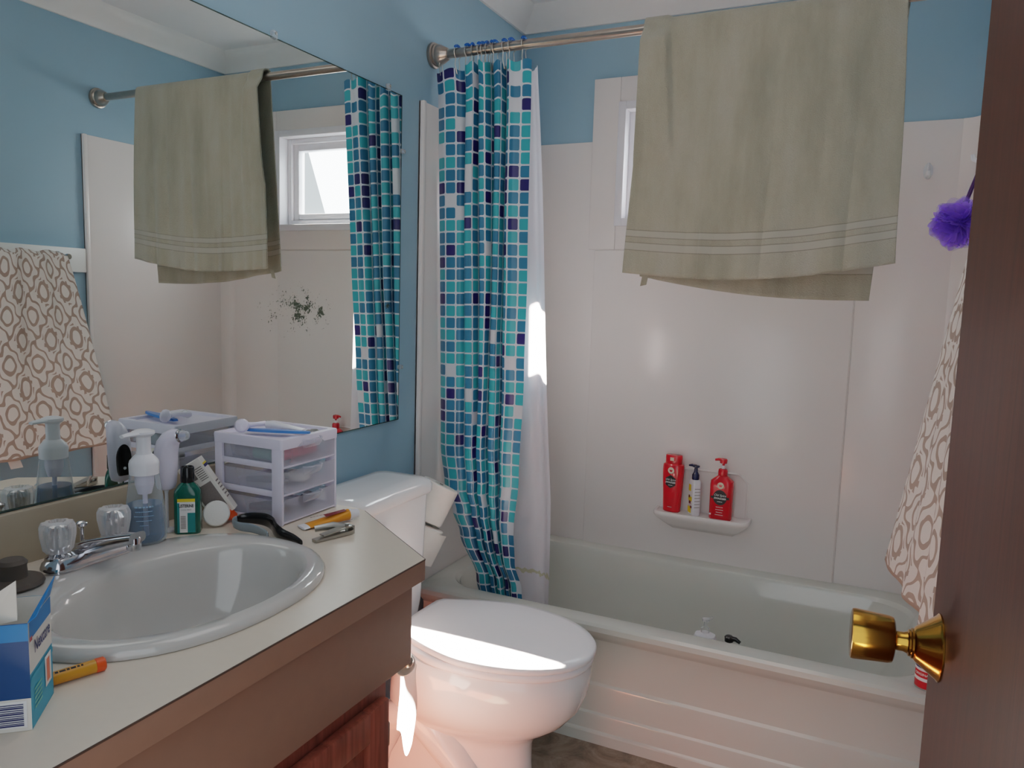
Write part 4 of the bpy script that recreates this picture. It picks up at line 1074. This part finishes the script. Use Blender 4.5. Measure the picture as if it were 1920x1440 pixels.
b = nb(); lathe(b, [(.006, -.024), (.012, -.020), (.012, .016), (.005, .022)], 20, Matrix.Translation((0.118, 0.975, Z3+.0125)) @ rotm(0, PI/2, 0)); tag(obj('grey_tube', b, M['mist_blob']), 'grey tube at the back of the top drawer', 'tube')
b = nb(); tube(b, [(0.114, 0.980, Z2+.008), (0.152, 0.994, Z2+.010), (0.200, 1.013, Z2+.008)], [.006, .008, .004], 12); tag(obj('comb_handle', b, M['mist_blob']), 'dark grey handle lying in the middle drawer', 'brush')
stuffbox('soap_packet', (0.190, 1.046, Z2+.012), (.05, .04, .020), M['white_pad'], 'white packet in the middle drawer', 'packet', .3)
b = nb(); lathe(b, [(.010, -.018), (.014, -.014), (.014, .014), (.010, .018)], 18, Matrix.Translation((0.198, 1.065, Z1_+.0145)) @ rotm(PI/2, 0, .4)); tag(obj('navy_jar', b, M['navy_plastic']), 'dark blue jar in the bottom drawer', 'jar')
b = nb(); tube(b, [(0.124, 0.980, Z1_+.008), (0.162, 0.984, Z1_+.014), (0.209, 1.003, Z1_+.008)], [.007, .010, .006], 12); tag(obj('dark_pouch', b, M['black_plastic']), 'dark rounded pouch in the bottom drawer', 'pouch')

ZT_ = DZ1-.0058
# blue comb case across the tray
b = nb(); dA = Vector((.108, .986)); dB = Vector((.243, 1.022)); L = []
for i in range(15):
    t = i/14; c = dA+(dB-dA)*t; w = .0125*math.sin(PI*min(1, max(.06, (t+.06)*.93)))**.45; nrm = Vector((-(dB-dA).y, (dB-dA).x)).normalized(); zz = DZ1+.0012+.002*t
    L.append([(c.x+nrm.x*w*a, c.y+nrm.y*w*a, zz+h) for a, h in ((-1, 0), (-.7, .0045), (.7, .0045), (1, 0), (.8, -.0006), (-.8, -.0006))])
loft(b, L); tag(obj('nail_file', b, M['blue_plastic'], sharp=30), 'long blue plastic file lying across the top of the drawer tower', 'nail file')
# white spatula brush: round head resting at the near corner
wb = thing('round_head_brush', 'white round-headed brush lying on top of the drawer tower', 'brush', (0.133, 1.003, DZ1))
b = nb(); vv_ = Vector((.85, -1, .35)).normalized(); mmv = Matrix.Translation((0.116, 0.965, DZ1+.0148)) @ vv_.to_track_quat('Z', 'Y').to_matrix().to_4x4()
lathe(b, [(.006, -.012), (.0135, -.006), (.0145, .001), (.0115, .007), (.004, .010)], 28, mmv); obj('head', b, M['lilac_plastic'], wb)
b = nb(); tube(b, [(0.116, 0.977, DZ1+.014), (0.120, 0.999, DZ1+.0135), (0.114, 1.032, DZ1+.010)], [.0065, .0045, .0055], 12); obj('handle', b, M['lilac_plastic'], wb)
# white squeezed tube
wt = thing('cream_tube', 'white cream tube lying on the drawer tower behind the blue file', 'tube', (0.162, 1.041, DZ1+.008), (0, 0, R(14)))
b = nb(); L = []
for t in (0, .1, .35, .7, 1):
    x = .042-.070*t; hy = .0125-.003*t; hz = .0012+.0068*t
    L.append([(x, hy*math.cos(a), -.0065+hz+hz*math.sin(a)) for a in [2*PI*k/18 for k in range(18)]])
loft(b, L); obj('tube_body', b, M['white_plastic'], wt, world=False)
b = nb(); lathe(b, [(.008, 0), (.008, .014), (.006, .015)], 18, Matrix.Translation((-.028, 0, .0005)) @ rotm(0, -PI/2, 0)); obj('cap', b, M['white_plastic'], wt, world=False)
b = nb()
for i in range(3): quad(b, (-.02, -.004+.004*i, .0103), (.018, -.004+.004*i, .0068), (.018, -.0025+.004*i, .0066), (-.02, -.0025+.004*i, .0101))
obj('printed_label', b, M['grey_print'], wt, world=False, smooth=False, recalc=False)
tz = thing('tweezers', 'small steel tweezers on the tray of the drawer tower', 'tweezers', (0.204, 1.046, ZT_))
b = nb(); tube(b, [(0.188, 1.036, ZT_+.003), (0.204, 1.045, ZT_+.006), (0.221, 1.058, ZT_+.003)], [.001, .0025, .001], 8, flat=.4); obj('upper_arm', b, M['steel'], tz)
b = nb(); tube(b, [(0.190, 1.032, ZT_+.003), (0.207, 1.041, ZT_+.005), (0.221, 1.057, ZT_+.003)], [.001, .0025, .001], 8, flat=.4); obj('lower_arm', b, M['steel'], tz)
sc_ = thing('nail_scissors', 'steel nail scissors by the front of the drawer tower tray', 'scissors', (0.209, 1.084, ZT_))
for sg in (-1, 1):
    b = nb(); c = Vector((.201, 1.079+.007*sg, ZT_+.003)); tube(b, [c+Vector((.008*math.cos(2*PI*k/16), .0055*math.sin(2*PI*k/16), 0)) for k in range(16)], .0012, 6, closed=True)
    tube(b, [c+Vector((.007, 0, 0)), Vector((0.218, 1.081, ZT_+.003)), Vector((.224, 1.083-sg*.004, ZT_+.003))], [.0013, .0016, .0006], 6); obj('blade', b, M['steel'], sc_)

# ------------------------------------------------------------------ bottles in the shower
ZS = .5373; YB = 2.468
def emblem(bm, cx, y, z0, s, mi_b, mi_w, hexa):
    # dark badge
    k = 6 if hexa else 24
    pts = []
    for i in range(k):
        a = 2*PI*i/k + (PI/6 if hexa else 0); pts.append((cx+.021*s*math.cos(a), y, z0+.024*s*math.sin(a)))
    f = bm.faces.new([bm.verts.new(p) for p in pts]); f.material_index = mi_b
    if not hexa:
        quad(bm, (cx-.028*s, y, z0-.004*s), (cx+.028*s, y, z0-.004*s), (cx+.028*s, y, z0+.003*s), (cx-.028*s, y, z0+.003*s), mi_b)
    text(bm, 'Old Spice', .0095*s, lambda x, q: (cx+x, y-.0006, z0+.007*s+q), mi_w, shear=.3); text(bm, 'SWAGGER', .0078*s, lambda x, q: (cx+x, y-.0006, z0-.003*s+q), mi_w, bold=.0002, shear=.2)
    bars(bm, .016*s, .0016*s, lambda x, q: (cx+x, y-.0006, z0-.013*s+q), mi_w)
def round_emb(bm, cx, y, z0, r, mi, mi2):
    f = bm.faces.new([bm.verts.new((cx+r*math.cos(2*PI*i/20), y, z0+r*math.sin(2*PI*i/20))) for i in range(20)]); f.material_index = mi
    P5 = [(-.6, .3), (-.1, .1), (0, .55), (.15, .1), (.6, .3), (.3, -.4), (-.3, -.4)]
    f = bm.faces.new([bm.verts.new((cx+r*a, y-.0004, z0+r*c)) for a, c in P5]); f.material_index = mi2
# body wash with flip cap
r1 = thing('body_wash_bottle', 'red body wash bottle with a flip cap at the left end of the soap shelf', 'bottle', (.662, YB, ZS), (0, 0, R(-8)))
el2 = lambda a, c, z: [(a*math.cos(2*PI*i/36), c*math.copysign(abs(math.sin(2*PI*i/36))**.8, math.sin(2*PI*i/36)), z) for i in range(36)]
b = nb(); loft(b, [el2(.028, .016, 0), el2(.031, .019, .003), el2(.0335, .021, .05), el2(.0375, .024, .12), el2(.0385, .024, .150), el2(.037, .023, .170), el2(.030, .020, .174)]); obj('bottle', b, M['red_plastic'], r1, world=False)
b = nb(); loft(b, [el2(.0295, .0195, .1735), el2(.0300, .020, .176), el2(.0295, .0195, .200), el2(.0285, .019, .2045), el2(.022, .014, .2055)]); tube(b, [(x, y, .193) for x, y, z in el2(.0298, .0198, 0)], .0006, 5, closed=True); quad(b, (-.007, -.0203, .198), (.007, -.0203, .198), (.007, -.0203, .186), (-.007, -.0203, .186), 1)
obj('cap', b, [M['red_plastic'], M['cream_print']], r1, world=False, recalc=False)
b = nb(); emblem(b, 0, -.0250, .112, 1.0, 0, 1, True); round_emb(b, 0, -.0252, .152, .0115, 2, 3); bars(b, .016, .0016, lambda x, y: (x, -.0228, .020+y), 1, 3); obj('printed_label', b, [M['black_print'], M['white_print'], M['cream_print'], M['red_plastic']], r1, world=False, smooth=False, recalc=False)
# pump lotion bottle
r2 = thing('face_wash_bottle', 'slim white and yellow pump bottle with navy pump between the red bottles', 'bottle', (.742, YB-.006, ZS), (0, 0, R(-55)))
b = nb(); loft(b, [rrect(-.020, .020, -.013, .013, .006, 0), rrect(-.022, .022, -.015, .015, .007, .003), rrect(-.022, .022, -.015, .015, .007, .118), rrect(-.016, .016, -.012, .012, .007, .126), rrect(-.011, .011, -.011, .011, .0105, .127)]); obj('bottle', b, M['white_plastic'], r2, world=False)
b = nb(); lathe(b, [(.0115, .1265), (.0125, .128), (.0125, .144), (.009, .150), (.0065, .156), (.0060, .168), (.0125, .172), (.0125, .176), (.004, .178)], 24); tube(b, [(0, 0, .174), (-.012, -.010, .1755), (-.020, -.018, .1735)], [.006, .005, .003], 10); obj('pump', b, M['navy_plastic'], r2, world=False)
b = nb(); y_ = -.0153
for (x0, x1, z0, z1, mi) in ((-.018, .002, .085, .108, 0), (-.018, .012, .050, .066, 0), (-.012, .004, .040, .050, 1), (-.019, .008, .008, .030, 0), (.0, .014, .026, .034, 1), (-.015, -.004, .060, .070, 1)): lab(b, x0, x1, z0, z1, y_-.0001*mi, mi)
for i in range(7): lab(b, .0, 0.0, 0, 0, 0, 2) if False else quad(b, (.0222, -.010, .03+i*.011), (.0222, .010, .03+i*.011), (.0222, .010, .032+i*.011), (.0222, -.010, .032+i*.011), 2)
obj('printed_label', b, [M['yellow_print'], M['maroon_print'], M['grey_print']], r2, world=False, smooth=False, recalc=False)
# red pump bottle
r3 = thing('pump_shampoo_bottle', 'large red pump bottle with a black badge at the right of the soap shelf', 'bottle', (.835, YB-.010, ZS), (0, 0, R(-4)))
b = nb(); loft(b, [rrect(-.036, .036, -.019, .019, .014, 0), rrect(-.0385, .0385, -.022, .022, .017, .004), rrect(-.0395, .0395, -.023, .023, .018, .120), rrect(-.038, .038, -.022, .022, .017, .135), rrect(-.018, .018, -.015, .015, .012, .152), rrect(-.015, .015, -.015, .015, .0145, .154)]); obj('bottle', b, M['red_plastic'], r3, world=False)
b = nb(); lathe(b, [(.0155, .153), (.0160, .155), (.0160, .170), (.0145, .176), (.0090, .178)], 28); lathe(b, [(.0045, .188), (.0045, .194), (.012, .197), (.013, .208), (.011, .212), (.003, .2125)], 24); tube(b, [(.004, 0, .208), (-.016, -.003, .209), (-.028, -.006, .2065)], [.006, .005, .0035], 10); lathe(b, [(.0060, .176), (.0062, .189), (.004, .189)], 20, mi=1)
obj('pump', b, [M['red_plastic'], M['white_plastic']], r3, world=False)
b = nb(); emblem(b, 0, -.0236, .080, 1.12, 0, 1, False); round_emb(b, 0, -.0238, .122, .0115, 2, 3)
for i, w_b in enumerate((.024, .026, .022, .028)): bars(b, w_b, .0017, lambda x, y, i=i: (x, -.0236, .046-.009*i+y), 1, i)
lab(b, -.034, -.028, .016, .022, -.0236, 1)
obj('printed_label', b, [M['black_print'], M['white_print'], M['cream_print'], M['red_plastic']], r3, world=False, smooth=False, recalc=False)

# bottles standing in the tub
ZF = .0635
p1 = thing('white_pump_bottle', 'white pump bottle standing inside the bathtub', 'bottle', (.868, 2.10, ZF))
b = nb(); loft(b, [rrect(-.032, .032, -.020, .020, .014, 0), rrect(-.034, .034, -.022, .022, .016, .004), rrect(-.034, .034, -.022, .022, .016, .196), rrect(-.030, .030, -.020, .020, .014, .206), rrect(-.012, .012, -.012, .012, .0115, .214)]); obj('bottle', b, M['white_plastic'], p1, world=False)
b = nb(); lathe(b, [(.013, .213), (.013, .226), (.006, .230), (.005, .246), (.011, .249), (.011, .256), (.003, .258)], 20); tube(b, [(0, 0, .253), (.014, -.004, .260), (.024, -.006, .268)], [.006, .005, .003], 8); obj('pump', b, M['clear_plastic'], p1, world=False)
b = nb(); bx(b, -.029, .029, -.0232, -.0222, .120, .184, .0002); obj('black_label', b, M['black_print'], p1, world=False)
p2 = thing('black_pump_bottle', 'bottle with a black pump standing inside the bathtub', 'bottle', (.940, 2.10, ZF))
b = nb(); loft(b, [rrect(-.026, .026, -.018, .018, .012, 0), rrect(-.028, .028, -.020, .020, .014, .004), rrect(-.028, .028, -.020, .020, .014, .150), rrect(-.011, .011, -.011, .011, .0105, .166)]); obj('bottle', b, M['navy_plastic'], p2, world=False)
b = nb(); lathe(b, [(.0125, .165), (.0125, .180), (.005, .184), (.0045, .198), (.013, .200), (.014, .213), (.010, .217), (.002, .218)], 20); tube(b, [(0, 0, .209), (.020, -.003, .211), (.034, -.006, .204)], [.009, .007, .005], 10); obj('pump', b, M['black_plastic'], p2, world=False)
p3 = thing('red_cap_bottle', 'bottle whose red cap just shows over the tub rim', 'bottle', (1.036, 2.06, ZF))
b = nb(); loft(b, [rrect(-.026, .026, -.018, .018, .012, 0), rrect(-.026, .026, -.018, .018, .012, .150), rrect(-.018, .018, -.014, .014, .012, .158)]); obj('bottle', b, M['white_plastic'], p3, world=False)
b = nb(); lathe(b, [(.017, .157), (.0175, .160), (.0165, .192), (.013, .1965), (.002, .197)], 24); obj('cap', b, M['red_plastic'], p3, world=False)

# shaving foam can on the tub rim
cn = thing('shaving_foam_can', 'red, white and blue striped shaving foam can on the tub rim by the door', 'can', (1.449, 1.860, TR+.0012), (0, 0, R(-8)))
cn.scale = (1, 1, 1)
b = nb(); CR = .0295
for z0, z1, mi in ((.000, .004, 2), (.004, .022, 0), (.022, .030, 1), (.030, .047, 0), (.047, .053, 1), (.053, .118, 3)):
    lathe(b, [(CR, z0), (CR, z1)], 40, mi=mi)
lathe(b, [(CR, .118), (CR-.003, .126), (.022, .130)], 40, mi=2)
obj('can_body', b, [M['red_plastic'], M['white_print'], M['steel'], M['navy_print']], cn, world=False)
b = nb(); lathe(b, [(.023, .129), (.0235, .131), (.0225, .146), (.016, .150), (.003, .151)], 28); obj('cap', b, M['navy_plastic'], cn, world=False)
b = nb(); cyl = lambda x, z: ((CR+.0004)*math.sin(x/CR-.45), -(CR+.0004)*math.cos(x/CR-.45), z)
text(b, 'Barbasol', .020, lambda x, y: cyl(x, .086+y+x*.25), 0, bold=.0006, shear=.3); text(b, 'ORIGINAL', .0085, lambda x, y: cyl(x, .0385+y), 0, bold=.0001); bars(b, .030, .0018, lambda x, y: cyl(x, .066+y), 0, 4)
obj('lettering', b, M['white_print'], cn, world=False, recalc=False)

for o_r in (fau, so, mw, dv, cb_, pb, sink): 
    if o_r is not sink: o_r.scale = (.95, .95, .95)  # sizes shrunk to go with the counter group's scaling about the camera

# ------------------------------------------------------------------ light
wd = bpy.data.worlds.new('sky'); bpy.context.scene.world = wd; wd.use_nodes = True
bg = wd.node_tree.nodes['Background']; bg.inputs[0].default_value = (.86, .93, 1, 1); bg.inputs[1].default_value = 1.6
def area(name, loc, tgt, sx, sy, power, col):
    l = bpy.data.lights.new(name, 'AREA'); l.shape = 'RECTANGLE'; l.size = sx; l.size_y = sy; l.energy = power; l.color = col
    o = bpy.data.objects.new(name, l); COL.objects.link(o); o.location = loc
    o.rotation_euler = (Vector(tgt)-Vector(loc)).to_track_quat('-Z', 'Y').to_euler(); return o
sn = bpy.data.lights.new('sun', 'SUN'); sn.energy = 420; sn.angle = R(.6); sn.color = (1, .90, .80)
so_ = bpy.data.objects.new('sun', sn); COL.objects.link(so_); so_.location = (2, 5, 4)
so_.rotation_euler = Vector((-.28, -1, -1.03)).to_track_quat('-Z', 'Y').to_euler()
area('window_daylight', (.80, D+.30, 1.90), (.70, 1.2, 1.1), .9, .55, 15, (.90, .95, 1))
area('hall_fill', (1.05, -1.5, 1.1), (.9, 1.5, .8), 2.2, 1.8, 2.2, (1, .80, .66))  # added warm fill from the doorway side, no actual hall lamp
area('ceiling_fill', (.80, .95, 2.33), (.80, .95, 0), .9, .8, 3.4, (1, .96, .94))  # added overhead fill standing in for bounce, no actual fixture

# ------------------------------------------------------------------ camera
yaw, pit, rol = .4378, .1128, .0289
F_ = Vector((math.sin(-yaw)*math.cos(pit), math.cos(yaw)*math.cos(pit), -math.sin(pit)))
Rt = F_.cross(Vector((0, 0, 1))).normalized(); Up = Rt.cross(F_)
R2 = Rt*math.cos(rol)+Up*math.sin(rol); U2 = -Rt*math.sin(rol)+Up*math.cos(rol)
cd = bpy.data.cameras.new('camera'); cam = bpy.data.objects.new('camera', cd); COL.objects.link(cam)
m3 = Matrix((R2, U2, -F_)).transposed(); cam.matrix_world = Matrix.Translation((1.257, -.1818, 1.2786)) @ m3.to_4x4()
cd.sensor_width = 36; cd.lens = 1422.2/1920*36; cd.clip_start = .01
sc = bpy.context.scene; sc.camera = cam
sc.view_settings.view_transform = 'Filmic'; sc.view_settings.look = 'None'; sc.view_settings.exposure = 0.1; sc.view_settings.gamma = 1.0
sc.cycles.max_bounces = 10; sc.cycles.transparent_max_bounces = 16; sc.cycles.diffuse_bounces = 5; sc.cycles.glossy_bounces = 5
sc.cycles.sample_clamp_indirect = 6; sc.cycles.caustics_reflective = True; sc.cycles.caustics_refractive = False
